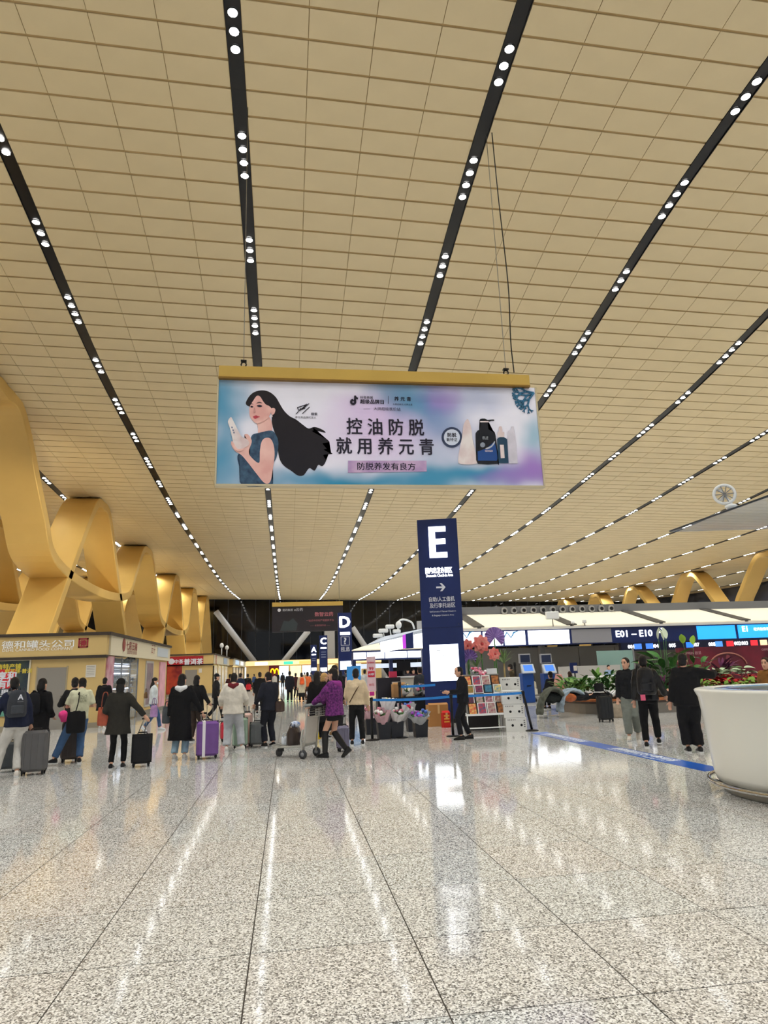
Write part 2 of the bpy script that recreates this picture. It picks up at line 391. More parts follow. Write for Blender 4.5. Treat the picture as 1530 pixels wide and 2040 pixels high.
def lattice(X, peaks, wd, th, words, first_deep):
    """two bands in counter-phase: one stands on the floor between its crests, the other only dips half way"""
    top = lambda y: zc(X, y) - th/2 - .05
    wave = []; nums = ['nearest', 'second', 'third', 'fourth', 'fifth', 'sixth', 'seventh', 'eighth', 'ninth']
    c = 0
    for i, y in enumerate(peaks):
        d = peaks[i+1] - y if i+1 < len(peaks) else y - peaks[i-1]
        h_ = top(y)
        if (i % 2 == 0) == first_deep:
            arch = [(y - .78*d, 0), (y - .58*d, .27*h_), (y - .33*d, .66*h_), (y - .12*d, .96*h_), (y, h_), (y + .12*d, .96*h_), (y + .33*d, .66*h_), (y + .58*d, .30*h_), (y + .74*d, 0)]
            ribbon(arch, X, wd, th, 'ribbon_column', '%s gold arch column standing on the floor %s' % (nums[c], words)); c += 1
        else:
            wave += [(y - .12*d, .97*h_), (y, h_), (y + .12*d, .97*h_), (y + .34*d, .70*h_), (y + .62*d, .55*h_) if False else (y + .5*d, .545*h_)]
            if i+2 < len(peaks): wave += [(y + d, .50*h_), (y + 1.5*d, .545*h_), (y + 1.66*d, .70*h_)]
            else: wave += [(y + .8*d, .2*h_), (y + .9*d, 0)]
    y = peaks[1 if first_deep else 0]; d = peaks[2] - peaks[1]; h_ = top(y)
    wave = [(y - .78*d, 0), (y - .58*d, .27*h_), (y - .34*d, .66*h_)] + wave
    ribbon(wave, X, wd, th, 'ribbon_column', 'long waving gold ribbon weaving through the arch columns %s' % words)
lattice(-17.3, [38.5, 59.5, 79, 100, 119, 138], 2.7, .75, 'behind the kiosks', False)
lattice(-40, [52, 71, 90, 109, 128], 2.7, .75, 'far behind the kiosks', True)
lattice(-28.5, [47, 66, 85, 104, 123], 2.7, .75, 'in the row between the near and far kiosk columns', False)
lattice(61, [58, 75.5, 92.5, 109.5, 124, 140], 2.3, .65, 'beyond the check-in counters', True)
# ------------------------------------------------------------------ end wall: dark glass at night, braces, shops below
NIGHT = mat('night_glass', (9, 11, 16), .06, spec=.5, vary=.2, vscale=.1)
WY = 150.6
wall_far = struct(MB().box((-46, WY+.3, 0), (80, WY+.5, 22)).build('wall_far', mat('night_backing', (14, 16, 22), .8), fix=False))
for i in range(42):
    x0 = -46 + i*3.0; zt = min(zc(x0, CY1), zc(x0+3, CY1)) + .1
    boxpart('glass_pane', (x0+.06, WY, 4.4), (x0+2.94, WY+.12, zt), NIGHT, wall_far)
    boxpart('mullion', (x0-.06, WY-.1, 0), (x0+.06, WY+.2, zt), mat('mullion_grey', (52, 54, 60), .5), wall_far)
BR = mat('brace_white', (176, 174, 172), .5)
def brace(a, b_, r, name, label):
    o = MB().tube([a, b_], r, n=10).build(name, BR); return tag(o, label, 'brace', 'roof braces at the end wall')
for (a, b_, lab) in (((430, 1218), (506, 1318), 'pale slanting steel brace beside the last gold column'), ((614, 1258), (566, 1318), 'pale slanting steel brace leaning under the dark hanging banner'), ((702, 1250), (735, 1300), 'pale slanting steel brace right of the tall pale post')):
    p0 = P(a[0], a[1], WY-4); p1 = P(b_[0], b_[1], WY-4); d = (p1 - p0); p1 = p0 + d * (p0.z / -d.z) if d.z < 0 else p1
    if a[0] == 614: p0, p1 = p0 - Vector((0, 2.4, 0)), p1 - Vector((0, 2.4, 0))
    brace(p0, p1, .62, 'steel_brace', lab)
p0 = P(656, 1255, WY-4)
tag(MB().box((p0.x-1.1, WY-5, 0), (p0.x+1.1, WY-3, zc(p0.x-3, WY-8)-.5), bev=.1).build('pale_post', BR), 'tall pale square post rising to the ceiling by the end wall', 'column')
# closing walls of the hall out at the sides
struct(MB().box((-46.4, CY0, 0), (-46, WY+.5, 22)).build('wall_left', mat('side_wall', (150, 128, 90), .6), fix=False))
struct(MB().box((80, CY0, 0), (80.4, WY+.5, 19.5)).build('wall_right', mat('side_wall2', (40, 42, 50), .3), fix=False))
# ------------------------------------------------------------------ the big hanging banner
BY = 19.56
def bp(px, py, dy=0.0): return P(px, py, BY - dy)
tl, tr, bl, br = P(434, 760, BY), P(1069, 768, BY), P(433, 966, BY), P(1078, 966, BY)
bx0, bx1, bz0, bz1 = (tl.x+bl.x)/2, (tr.x+br.x)/2, (bl.z+br.z)/2, (tl.z+tr.z)/2
def banner_print():
    m = bpy.data.materials.new('banner_print'); m.use_nodes = True; nt = m.node_tree; b = nt.nodes['Principled BSDF']; N = nt.nodes.new; L = nt.links.new
    tc = N('ShaderNodeTexCoord'); b.inputs['Roughness'].default_value = .22
    nz = N('ShaderNodeTexNoise'); nz.inputs['Scale'].default_value = .55; nz.inputs['Detail'].default_value = 2; L(tc.outputs['Object'], nz.inputs['Vector'])
    wv = N('ShaderNodeVectorMath'); wv.operation = 'MULTIPLY_ADD'; L(nz.outputs['Color'], wv.inputs[0]); wv.inputs[1].default_value = (1.6, 0, 1.6); L(tc.outputs['Object'], wv.inputs[2])
    sub = N('ShaderNodeVectorMath'); sub.operation = 'SUBTRACT'; L(wv.outputs[0], sub.inputs[0]); sub.inputs[1].default_value = (.8, 0, .8)
    cur = None
    base = N('ShaderNodeRGB'); base.outputs[0].default_value = (*lin((236, 233, 246)), 1); cur = base.outputs[0]
    def blob(px, py, rx, rz, col, amt, rot=0.0):
        nonlocal cur; rx *= 1.5; rz *= 1.45
        c = bp(px, py)
        mp = N('ShaderNodeMapping'); mp.vector_type = 'TEXTURE'; mp.inputs['Location'].default_value = (c.x - (bx0+bx1)/2, 0, c.z - (bz0+bz1)/2); mp.inputs['Rotation'].default_value = (0, rot, 0); mp.inputs['Scale'].default_value = (rx, 9, rz)
        L(sub.outputs[0], mp.inputs['Vector'])
        ln = N('ShaderNodeVectorMath'); ln.operation = 'LENGTH'; L(mp.outputs[0], ln.inputs[0])
        rg = N('ShaderNodeMapRange'); rg.interpolation_type = 'SMOOTHERSTEP'; rg.inputs['From Min'].default_value = 1.0; rg.inputs['From Max'].default_value = 0.0; rg.inputs['To Min'].default_value = 0; rg.inputs['To Max'].default_value = amt
        L(ln.outputs['Value'], rg.inputs['Value'])
        mx = N('ShaderNodeMix'); mx.data_type = 'RGBA'; L(rg.outputs[0], mx.inputs[0]); L(cur, mx.inputs[6]); mx.inputs[7].default_value = (*lin(col), 1); cur = mx.outputs[2]
    T, PU, V = (50, 140, 178), (158, 118, 196), (214, 186, 228)
    blob(450, 800, 1.0, 1.3, T, .9); blob(440, 920, .8, 1.2, T, .9); blob(470, 860, .5, 1.5, T, .5); blob(540, 945, 2.0, .5, (120, 160, 190), .7)
    blob(840, 810, 1.5, 1.3, T, .95, .6); blob(780, 790, .9, .9, (100, 140, 180), .8); blob(700, 958, 3.0, .62, T, 1.0); blob(850, 945, 1.6, .8, T, .9); blob(760, 860, 2.0, 1.0, V, .75)
    blob(880, 790, .8, .8, PU, .7); blob(720, 820, 1.4, .7, V, .6); blob(960, 945, 2.2, .6, T, 1.0); blob(1055, 930, 1.0, .75, PU, .95); blob(905, 860, 1.2, 1.0, (120, 140, 190), .6); blob(1020, 955, 1.4, .4, PU, .6); blob(1065, 870, .6, .7, (110, 170, 195), .7); blob(960, 790, 1.1, .7, (150, 165, 205), .6)
    L(cur, b.inputs['Base Color']); return m
ban = thing('hanging_banner', 'wide lavender and teal advertising banner of a long-haired woman, hung under the ceiling', 'banner', ((bx0+bx1)/2, BY, (bz0+bz1)/2))
hw, hh = (bx1-bx0)/2, (bz1-bz0)/2
boxpart('print_panel', (-hw, 0, -hh), (hw, .22, hh), banner_print(), ban)
FR = mat('banner_frame', (205, 192, 160), .4, metal=.3)
for a, b_ in (((-hw-.04, -.03, -hh-.06), (hw+.04, .24, -hh)), ((-hw-.05, -.03, -hh), (-hw, .24, hh)), ((hw, -.03, -hh), (hw+.05, .24, hh))): boxpart('frame_edge', a, b_, FR, ban)
gb = P(434, 737, BY).z
boxpart('gold_header', (-hw, -.12, hh+.02), (hw-.2, .35, (gb+P(1059, 745, BY).z)/2 - (bz0+bz1)/2), mat('banner_gold', (205, 170, 88), .4, metal=.2, vary=.1, vscale=.8), ban)
boxpart('header_lip', (-hw, -.14, hh-.03), (hw-.2, .3, hh+.03), mat('banner_gold_dark', (130, 96, 36), .5), ban)
hz = (gb+P(1059, 745, BY).z)/2 - (bz0+bz1)/2
def B(px, py, lay): c = bp(px, py); return (c.x - ban.location.x, -.004*lay - .003, c.z - ban.location.z)
for px in (485, 1009):
    x = bp(px, 730).x - ban.location.x
    MB().tube([(x, .1, hz), (x, .1, hz+.1)], .03).tube([(x + .08*math.sin(t), .1, hz+.16-.08*math.cos(t)) for t in np.linspace(0, 5.2, 10)], .022).box((x-.09, .04, hz+.25), (x+.09, .16, hz+.3)).build('hook', BLACK, ban)
for px in (485, 1009):
    x = bp(px, 730).x
    tag(MB().tube([(x, BY+.1, bz1+hz-hh+.3), (x, BY+.1, zc(x, BY)-.01)], .012, n=6).build('hanging_wire', STEEL), 'thin steel wire holding the %s end of the lavender banner' % ('left' if px < 600 else 'right'), 'wire', 'banner wires')
c0 = bp(1024, 742); top = bp(980, 265); top.z = zc(top.x, BY) - .01
tag(MB().tube(smooth_open([c0, c0 + Vector((-.02, 0, 1.2)), c0.lerp(top, .35) + Vector((.08, 0, 0)), c0.lerp(top, .7) + Vector((.02, 0, 0)), top], 6), .02, n=6).build('power_cable', BLACK), 'slack dark cable dropping from a ceiling strip to the banner', 'cable')
def c1(pts): return [(420 + x/4.5, 740 + y/4.5) for x, y in pts]
def c2(pts): return [(740 + x/4.3714, 740 + y/4.3714) for x, y in pts]
def flat(name, pts, m, lay, k=4, label=None):
    q = smooth_closed(pts, k) if k else pts
    vs = [B(x, y, lay) for x, y in q]
    bm = bmesh.new(); bv = [bm.verts.new(v) for v in vs]; bm.faces.new(bv); bmesh.ops.triangulate(bm, faces=bm.faces[:])
    me = bpy.data.meshes.new(name); bm.to_mesh(me); bm.free(); me.materials.append(m); return put(name, me, ban, label)
PH = mat('print_hair', (30, 26, 32), .25); PSK = mat('print_skin', (240, 196, 186), .25, vary=.12, vscale=1.2, rgb2=(222, 166, 158)); PDR = mat('print_dress', (70, 100, 125), .25, vary=.5, vscale=5, rgb2=(44, 60, 84))
PWH = mat('print_white', (232, 222, 220), .25, vary=.1, vscale=2, rgb2=(214, 190, 190)); PINK = mat('print_ink', (36, 32, 48), .25); PRED = mat('print_red', (188, 70, 84), .25)
flat('print_hair', c1([(318,300),(330,245),(378,192),(450,170),(520,182),(580,228),(618,290),(655,350),(705,400),(765,432),(830,482),(878,512),(930,498),(1000,522),(1028,550),(955,534),(905,535),(970,572),(1062,628),(1000,648),(1062,690),(1012,702),(1092,738),(1010,750),(1032,800),(1000,850),(962,838),(930,890),(882,868),(832,930),(780,932),(722,892),(660,850),(620,795),(600,700),(592,600),(562,520),(546,450),(546,390),(500,330),(400,330)]), PH, 1)
flat('print_neck', c1([(415,455),(422,500),(428,562),(480,575),(548,545),(542,440),(500,400)]), PSK, 2)
flat('print_dress', c1([(370,572),(430,552),(545,532),(590,582),(606,650),(592,760),(562,830),(545,930),(540,1020),(282,1020),(262,880),(240,790),(250,740),(330,700),(350,640)]), PDR, 3)
flat('print_arm', c1([(480,602),(528,600),(560,650),(572,750),(552,900),(537,980),(510,1008),(470,992),(400,905),(330,815),(275,752),(215,712),(184,660),(186,630),(212,640),(240,690),(290,690),(336,650),(318,600),(302,568),(332,566),(360,602),(366,640),(342,715),(358,765),(432,822),(440,720),(452,642)]), PSK, 4)
flat('print_face', c1([(346,345),(350,400),(374,440),(408,468),(444,462),(500,432),(532,385),(545,340),(522,312),(492,298),(468,268),(440,226),(412,222),(382,262),(352,312)]), PSK, 5)
flat('print_ear', c1([(538,345),(556,330),(578,342),(572,376),(552,392),(540,375)]), PSK, 6)
flat('print_earring', c1([(540,394),(552,394),(552,412),(540,412)]), PWH, 7)
flat('print_lips', c1([(378,408),(404,398),(420,402),(440,408),(416,420),(400,428),(386,420)]), PRED, 7)
flat('print_eye', c1([(412,312),(436,302),(462,314),(438,322)]), PINK, 7); flat('print_eye', c1([(354,318),(368,312),(382,322),(366,328)]), PINK, 7)
flat('print_brow', c1([(408,290),(434,276),(462,288),(434,284)]), PH, 7); flat('print_brow', c1([(352,298),(366,290),(384,298),(366,296)]), PH, 7)
flat('print_nose', c1([(388,330),(396,332),(402,366),(392,374),(382,366)]), mat('print_skin_shade', (196, 144, 138), .25), 7)
flat('print_bottle', c1([(180,412),(202,445),(242,525),(280,590),(322,608),(346,650),(310,682),(242,700),(204,645),(190,585),(170,505),(154,452)]), PWH, 6)
flat('print_fingers', c1([(184,632),(202,640),(232,690),(262,700),(300,690),(290,712),(240,716),(205,690)]), PSK, 8)
for i, (x, y) in enumerate([(190,505),(200,530),(208,552)]): flat('print_mark', c1([(x-5,y-7),(x+6,y-5),(x+5,y+8),(x-4,y+6)]), mat('print_teal_ink', (70, 90, 130), .3), 8, 0)
sg = MB()
for a, b_ in (((765,382),(810,330)), ((790,350),(775,325)), ((775,325),(850,300)), ((800,352),(860,292)), ((815,345),(880,288)), ((820,380),(885,320)), ((800,340),(845,332))):
    (x0, y0), (x1, y1) = c1([a, b_]); sg.tube([B(x0, y0, 2), B(x1, y1, 2)], .013, n=5)
sg.build('print_signature', PINK, ban)
def btext(name, body, px, py, wpx, m=PINK, bold=.0, hpx=None, lay=3):
    s_ = BY / FPX * 1.02
    text(name, body, B(px, py, lay), m, ban, w=wpx * s_ if wpx else None, h=hpx * s_ if hpx else None, bold=bold, ext=.0)
btext('print_lettering', '杨紫', 626, 825, 13, bold=.02); btext('print_lettering', '养元青品牌代言人', 609, 832, 43)
# note shaped mark with the words beside it
mk = MB()
def arcp(cx, cy, r, a0, a1, n=14): return [B(cx + r*math.cos(t), cy + r*math.sin(t), 3) for t in np.linspace(a0, a1, n)]
mk.tube(arcp(703.5, 801, 4.2, -1.3, 4.6), .038, n=6); mk.tube([B(707.5, 801, 3), B(707.3, 789, 3)], .036, n=6); mk.tube([B(707.3, 789.5, 3), B(709.5, 793, 3), B(713, 794.5, 3)], .034, n=6)
mk.build('print_note_mark', PINK, ban)
btext('print_lettering', '抖音商城', 730, 792, 27, bold=.01); btext('print_lettering', '超级品牌日', 741, 800.5, 50, bold=.03)
flat('print_rule', [(773.2,789),(773.9,789),(773.9,805),(773.2,805)], PINK, 3, 0)
btext('print_lettering', '养 元 青', 802, 795, 36, bold=.02); btext('print_lettering', '头屑症研究·元养之道', 802, 806, 42); btext('print_lettering', '大牌超级底价站', 771, 815, 57); flat('print_rule', [(724,814.7),(737,814.7),(737,815.3),(724,815.3)], PINK, 3, 0)
btext('print_lettering', '控 油 防 脱', 768, 850.5, 163, bold=.018, hpx=36); btext('print_lettering', '就 用 养 元 青', 768, 889, 204, bold=.018, hpx=36)
flat('print_label_band', [(693.5,918),(849.5,918),(850,939.5),(693,942)], mat('print_mauve', (172, 142, 186), .25, vary=.15, vscale=1.5, rgb2=(206, 176, 206)), 2, 0)
btext('print_lettering', '防脱养发有良方', 770, 929.5, 121, bold=.012, hpx=16)
ringc = [(900 + 20.5*math.cos(t), 871.5 + 20.5*math.sin(t)) for t in np.linspace(0, 2*math.pi, 32, endpoint=False)]; flat('print_badge', ringc, mat('print_badge_navy', (52, 62, 90), .3), 3, 0)
flat('print_badge_face', [(900 + (x-900)*.78, 871.5 + (y-871.5)*.78) for x, y in ringc], mat('print_badge_face', (206, 212, 228), .3), 4, 0)
btext('print_lettering', '防脱', 900, 867, 19, bold=.03, lay=5); btext('print_lettering', '新特证', 900, 876.5, 23, bold=.01, lay=5)
flat('print_bottle', c2([(830,418),(852,440),(872,520),(880,600),(905,700),(918,760),(910,806),(770,806),(756,750),(770,660),(790,560),(800,470)]), PWH, 4)
flat('print_bottle', c2([(905,540),(940,510),(946,452),(940,438),(946,416),(985,412),(1010,424),(1060,420),(1066,432),(1020,440),(1018,505),(1060,528),(1080,560),(1100,800),(1096,806),(925,806),(915,720)]), mat('print_black_bottle', (26, 28, 36), .25), 5, 2)
flat('print_bottle_band', c2([(922,700),(1000,672),(1060,620),(1070,612),(1088,690),(1092,720),(1096,760),(1090,780),(925,780)]), mat('print_blue', (36, 74, 138), .25), 6, 0)
flat('print_swoosh', c2([(990,672),(1040,650),(1070,608),(1072,625),(1044,662),(1004,680)]), mat('print_silver', (190, 194, 202), .25), 7, 2)
flat('print_pump_ring', c2([(944,436),(1018,436),(1018,446),(944,446)]), PWH, 7, 0)
btext('print_lettering', 'ELE', 740+990/4.3714, 740+582/4.3714, 12, m=mat('print_silver', (190, 194, 202)), lay=8); btext('print_lettering', 'GOGO', 740+1020/4.3714, 740+695/4.3714, 17, m=PWH, bold=.03, lay=8)
flat('print_dot', [(740+966/4.3714 + 5*math.cos(t), 740+642/4.3714 + 5*math.sin(t)) for t in np.linspace(0, 6.28, 14, endpoint=False)], mat('print_silver2', (140, 148, 160), .3), 7, 0)
flat('print_bottle', c2([(1092,590),(1120,572),(1150,572),(1180,592),(1192,800),(1100,800)]), mat('print_teal_bottle', (36, 66, 90), .25), 4, 0)
flat('print_dropper', c2([(1108,484),(1122,478),(1134,484),(1140,528),(1154,530),(1156,574),(1094,574),(1096,532),(1106,528)]), PWH, 5, 0)
flat('print_label', c2([(1116,640),(1150,640),(1158,756),(1124,758)]), PWH, 6, 0)
flat('print_bottle', c2([(1184,580),(1186,520),(1210,512),(1216,482),(1236,480),(1240,512),(1250,560),(1262,640),(1272,802),(1198,804)]), mat('print_pale_bottle', (214, 208, 220), .25, vary=.15, vscale=3), 4, 0)
coral = MB(); random.seed(3)
def branch(x, y, a, l, d):
    if d == 0 or l < 3: return
    x2, y2 = x + l*math.cos(a), y + l*math.sin(a)
    coral.tube([B(x, y, 3), B(x2, y2, 3)], .012 + .006*d, n=5)
    for da in (-.5, .45): branch(x2, y2, a + da + random.uniform(-.2, .2), l*.74, d-1)
for a in (2.75, 2.2, 3.3): branch(1063, 783, a, 15, 5)
coral.build('print_coral', mat('print_coral_teal', (62, 122, 158), .3, vary=.3, vscale=2), ban)
# ------------------------------------------------------------------ second, far banner
FY = 88.0
a, b_ = P(542, 1209, FY), P(684, 1256, FY); fz1 = P(612, 1206, FY).z
b2 = thing('hanging_banner', 'far dark banner with pink lettering hung beyond the tall D sign', 'banner', ((a.x+b_.x)/2, FY, (a.z+b_.z)/2)); fw, fh = (b_.x-a.x)/2, (a.z-b_.z)/2
boxpart('print_panel', (-fw, 0, -fh), (fw, .3, fh), mat('far_banner_dark', (44, 40, 46), .4, vary=.25, vscale=.3), b2)
boxpart('gold_header', (-fw, -.1, fh), (fw, .4, fh+.55), mat('banner_gold', (205, 170, 88), .4), b2)
PKL = mat('pink_letter', (176, 104, 112), .5)
text('print_lettering', '数智云药', (2.1, -.02, .55), PKL, b2, w=2.4*1.0, bold=.02); text('print_lettering', '一站式中药材产地直供平台', (1.6, -.02, -.25), PKL, b2, w=3.6); text('print_lettering', '—— 全国招商热线 ——', (1.6, -.02, -.9), PKL, b2, w=2.6)
text('print_lettering', '昆药集团', (-2.6, -.02, fh-.45), LETTER, b2, w=1.3); MB().ball((-3.7, -.02, fh-.45), (.22, .02, .22)).build('print_round_mark', LETTER, b2)
text('print_lettering', 'e云药', (-1.2, -.02, fh-.42), LETTER, b2, w=1.1)
MB().add([(-3.6, -.02, -1.5), (-1.5, -.02, -1.5), (-1.3, -.02, -.6), (-1.9, -.02, .1), (-2.5, -.02, -.3), (-3.1, -.02, -.2)], [(0, 1, 2, 3, 4, 5)]).build('print_flower', mat('far_print_teal', (58, 66, 70), .5), b2)
for sx in (-fw*.9, fw*.9): tag(MB().tube([(b2.location.x+sx, FY+.1, b2.location.z+fh+.55), (b2.location.x+sx, FY+.1, zc(b2.location.x+sx, FY)-.02)], .03, n=5).build('hanging_wire', STEEL), 'thin wire holding the %s end of the far dark banner' % ('left' if sx < 0 else 'right'), 'wire', 'far banner wires')
# ------------------------------------------------------------------ letter pillars
def pillar(px0, px1, pyt, Y, letter, rz, label, lines):
    t0, t1 = P(px0, pyt, Y), P(px1, pyt, Y); wd = (t1.x - t0.x); x = (t0.x + t1.x)/2; H = t0.z
    o = thing('sign_pillar', label, 'sign', (x, Y, 0), rz); h2 = wd/2
    boxpart('pillar_body', (-h2, 0, .12), (h2, .5, H), NAVY, o, bev=.01); boxpart('plinth', (-h2+.03, .03, 0), (h2-.03, .47, .12), BLACK, o)
    return o, wd, H
def on(px, py, Y, x0): p = P(px, py, Y); return p
PE = 20.8; sE = PE/18.0
pil, pw_, pH = pillar(831, 908, 1034, PE, 'E', -.23, 'tall navy sign pillar with a lit letter E', None)
def pe(py): return P(878, py, PE).z
NSEAM = mat('navy_seam', (18, 28, 66), .4)
for z in (pe(1015+130), pe(1250)): boxpart('panel_seam', (-pw_/2, -.004, z-.006), (pw_/2, 0, z+.006), NSEAM, pil)
ez0, ez1 = pe(1111), pe(1049); eh = ez1 - ez0; ew = .50*sE
MB().prism([(x, 0, z) for x, z in ((0,0),(ew,0),(ew,eh*.17),(ew*.37,eh*.17),(ew*.37,eh*.43),(ew*.93,eh*.43),(ew*.93,eh*.60),(ew*.37,eh*.60),(ew*.37,eh*.83),(ew*.97,eh*.83),(ew*.97,eh),(0,eh))], (0, .03, 0)).build('letter', LETTER_LIT, pil).location = (-.25*sE, -.03, ez0)
text('lettering', '国内出发办票区', (-.02, -.012, pe(1136)), LETTER_LIT, pil, w=.74*sE, h=.17*sE, bold=.03); text('lettering', 'Domestic Check-in Area', (0, -.012, pe(1146)), LETTER_LIT, pil, w=.74*sE, h=.085*sE, bold=.02)
az = pe(1170); MB().prism([(x*.26*sE, 0, z*.26*sE) for x, z in ((-.5,-.09),(.16,-.09),(-.1,-.42),(.14,-.42),(.5,0),(.14,.42),(-.1,.42),(.16,.09),(-.5,.09))], (0, .01, 0)).build('arrow', LETTER, pil).location = (0.02, -.012, az)
text('lettering', '自助/人工值机', (.03, -.012, pe(1193.5)), LETTER, pil, w=.70*sE, h=.135*sE, bold=.012); text('lettering', '及行李托运区', (.04, -.012, pe(1206)), LETTER, pil, w=.70*sE, h=.135*sE, bold=.012)
text('lettering', 'Self-Service / Manual Check-in', (.04, -.012, pe(1218)), LETTER, pil, w=.72*sE); text('lettering', '& Baggage Check-in Area', (.04, -.012, pe(1226)), LETTER, pil, w=.60*sE)
sz0, sz1 = pe(1357), pe(1284)
scr = boxpart('light_box', (-.38*sE, -.03, sz0), (.40*sE, 0, sz1), WHITE_LIT, pil)
for (x, z, w_, h_) in ((-.22, .82, .12, .02), (-.2, .78, .1, .015), (-.28, .66, .1, .012), (-.27, .64, .09, .012), (-.02, .66, .02, .07), (.03, .65, .02, .08), (.08, .67, .015, .05)):
    boxpart('map_mark', (x, -.033, sz0+z*(sz1-sz0)), (x+w_, -.03, sz0+z*(sz1-sz0)+h_), mat('faint_map_ink', (196, 200, 206), .6), scr)
boxpart('box_rim', (-.40*sE, -.02, sz0-.02), (.42*sE, -.001, sz1+.02), mat('navy_rim', (34, 52, 112), .4), pil)
MB().lathe([(.018, 0), (.018, .01)], n=10).build('lock', STEEL, pil).location = (.45*sE, -.01, pe(1245))
def far_pillar(px0, px1, pyt, Y, ch, label, scale, extra):
    o, wd, H = pillar(px0, px1, pyt, Y, ch, 0, label, None); q = lambda py: P((px0+px1)/2, py, Y).z
    m = wd
    text('letter', ch, (0, -.02, q(extra[0])), LETTER_LIT, o, h=m*.78, bold=.045)
    boxpart('lit_bar', (-m*.36, -.02, q(extra[1])-m*.1), (m*.36, 0, q(extra[1])+m*.1), LETTER_LIT, o)
    if ch == 'D':
        z = q(1277); s = m*.32
        for aa, bb in (((-s, -.02, -s), (s, 0, -s+.03)), ((-s, -.02, s-.03), (s, 0, s)), ((-s, -.02, -s), (-s+.03, 0, s)), ((s-.03, -.02, -s), (s, 0, s))): boxpart('box_line', (aa[0], aa[1], z+aa[2]), (bb[0], bb[1], z+bb[2]), LETTER, o)
        text('lettering', '?', (0, -.012, z), LETTER, o, h=s*1.4, bold=.04); text('lettering', '问 讯', (0, -.012, q(1292.5)), LETTER, o, w=m*.62, bold=.02); boxpart('box_line', (-s, -.01, q(1297)-.015), (s, 0, q(1297)+.015), LETTER, o)
    else:
        for py in extra[3]: boxpart('text_bar', (-m*.3, -.01, q(py)-m*.05), (m*.3, 0, q(py)+m*.05), mat('dim_letter', (130, 138, 165), .5), o)
    boxpart('light_box', (-m*.4, -.03, q(extra[2][1])), (m*.4, 0, q(extra[2][0])), WHITE_LIT, o)
far_pillar(673, 700, 1221, 50.0, 'D', 'navy sign pillar with a lit letter D and question mark', 1, (1239, 1262, (1317, 1334)))
far_pillar(636, 652, 1266, 82.0, 'C', 'distant navy sign pillar with a lit letter C', 1, (1277, 1291, (1330, 1338), (1299, 1304, 1309)))
far_pillar(619, 631, 1285, 116.0, 'A', 'most distant navy sign pillar, with a lit letter A', 1, (1294, 1304, (1330, 1336), (1312, 1316)))
# ------------------------------------------------------------------ shop kiosks on the left
KX = -6.6
TANW = mat('kiosk_tan', (206, 176, 116), .55, vary=.04, vscale=1)
TANL = mat('kiosk_pale', (210, 200, 174), .55)
DARKT = mat('dark_trim', (62, 52, 44), .5)
DOORG = mat('grey_door', (138, 132, 124), .5)
LITS = mat('shop_light', (232, 240, 255), .5, emit=5.0)
def kiosk(name, label, X, Y0, Y1, H, fas, X0):
    o = thing(name, label, 'kiosk', (X, Y0, 0))
    boxpart('front_wall', (X0-X, 0, 0), (0, .15, H-fas), TANW, o); boxpart('baseboard', (X0-X, -.02, 0), (.02, 0, .18), mat('kiosk_base', (150, 140, 120), .4), o)
    boxpart('front_fascia', (X0-X, -.12, H-fas), (.05, .2, H-.05), TANW, o); boxpart('side_fascia', (0-.1, .2, H-fas), (.12, Y1-Y0, H-.05), TANL, o)
    boxpart('roof_edge', (X0-X, -.2, H-.05), (.2, Y1-Y0+.1, H+.06), DARKT, o); boxpart('fascia_trim', (X0-X, -.16, H-fas-.10), (.08, .1, H-fas), DARKT, o)
    boxpart('rear_wall', (X0-X, Y1-Y0-.15, 0), (0, Y1-Y0, H-fas), TANW, o); boxpart('inner_partition', (-3.2, .15, 0), (-3.05, Y1-Y0-.15, H-fas), TANW, o)
    return o
ka = kiosk('shop_kiosk', 'large tan corner kiosk with grey door and white shop lettering', KX, 26.0, 39.0, 3.30, .76, -19)
def kf(px, py, Y=26.0): p = P(px, py, Y); return (p.x - KX, p.z)
x0, zt = kf(76, 1331); x1, _ = kf(133, 1331)
d = boxpart('door', (x0, -.03, 0), (x1, 0, zt), DOORG, ka); boxpart('door_frame', (x0-.05, -.02, 0), (x0, .0, zt+.05), mat('door_frame', (165, 150, 120), .5), ka); boxpart('door_frame', (x1, -.02, 0), (x1+.05, .0, zt+.05), mat('door_frame', (165, 150, 120), .5), ka)
MB().tube([(x1-.12, -.05, 1.0), (x1-.12, -.05, 1.15)], .015, n=6).build('door_handle', STEEL, d)
(a, z1), (b_, z0) = kf(172, 1325), kf(190, 1349); boxpart('notice_sheet', (a, -.015, z0), (b_, 0, z1), mat('paper_white', (214, 208, 196), .7), ka)
for i in range(6): boxpart('notice_line', (a+.03, -.018, z1-.06-i*.06), (b_-.04, -.015, z1-.045-i*.06), mat('notice_ink', (150, 146, 138), .7), ka)
(a, z1), (b_, _) = kf(-20, 1318), kf(60, 1318)
post = boxpart('advert_poster', (a-.3, -.05, .55), (b_, 0, z1), mat('poster_green', (72, 84, 70), .4, vary=.5, vscale=2.2, rgb2=(34, 46, 60)), ka)
boxpart('poster_rim', (b_, -.06, .5), (b_+.05, 0, z1+.05), TANL, ka); boxpart('poster_rim', (a-.3, -.06, z1), (b_, 0, z1+.05), TANL, ka)
PY = mat('poster_yellow', (216, 196, 70), .5); PR = mat('poster_red', (206, 40, 48), .5)
(rx0, rz1), (rx1, rz0) = kf(-5, 1334), kf(30, 1371)
boxpart('poster_block', (rx0-.4, -.056, rz0), (rx1, -.05, rz1), PR, post); (c_, cz) = kf(25, 1328); text('poster_lettering', '云南特产铺', (c_-.2, -.058, cz), PY, post, w=1.0, bold=.03); (c_, cz) = kf(38, 1337); text('poster_lettering', '鲜花饼·普洱', (c_, -.058, cz), PY, post, w=.9, bold=.03)
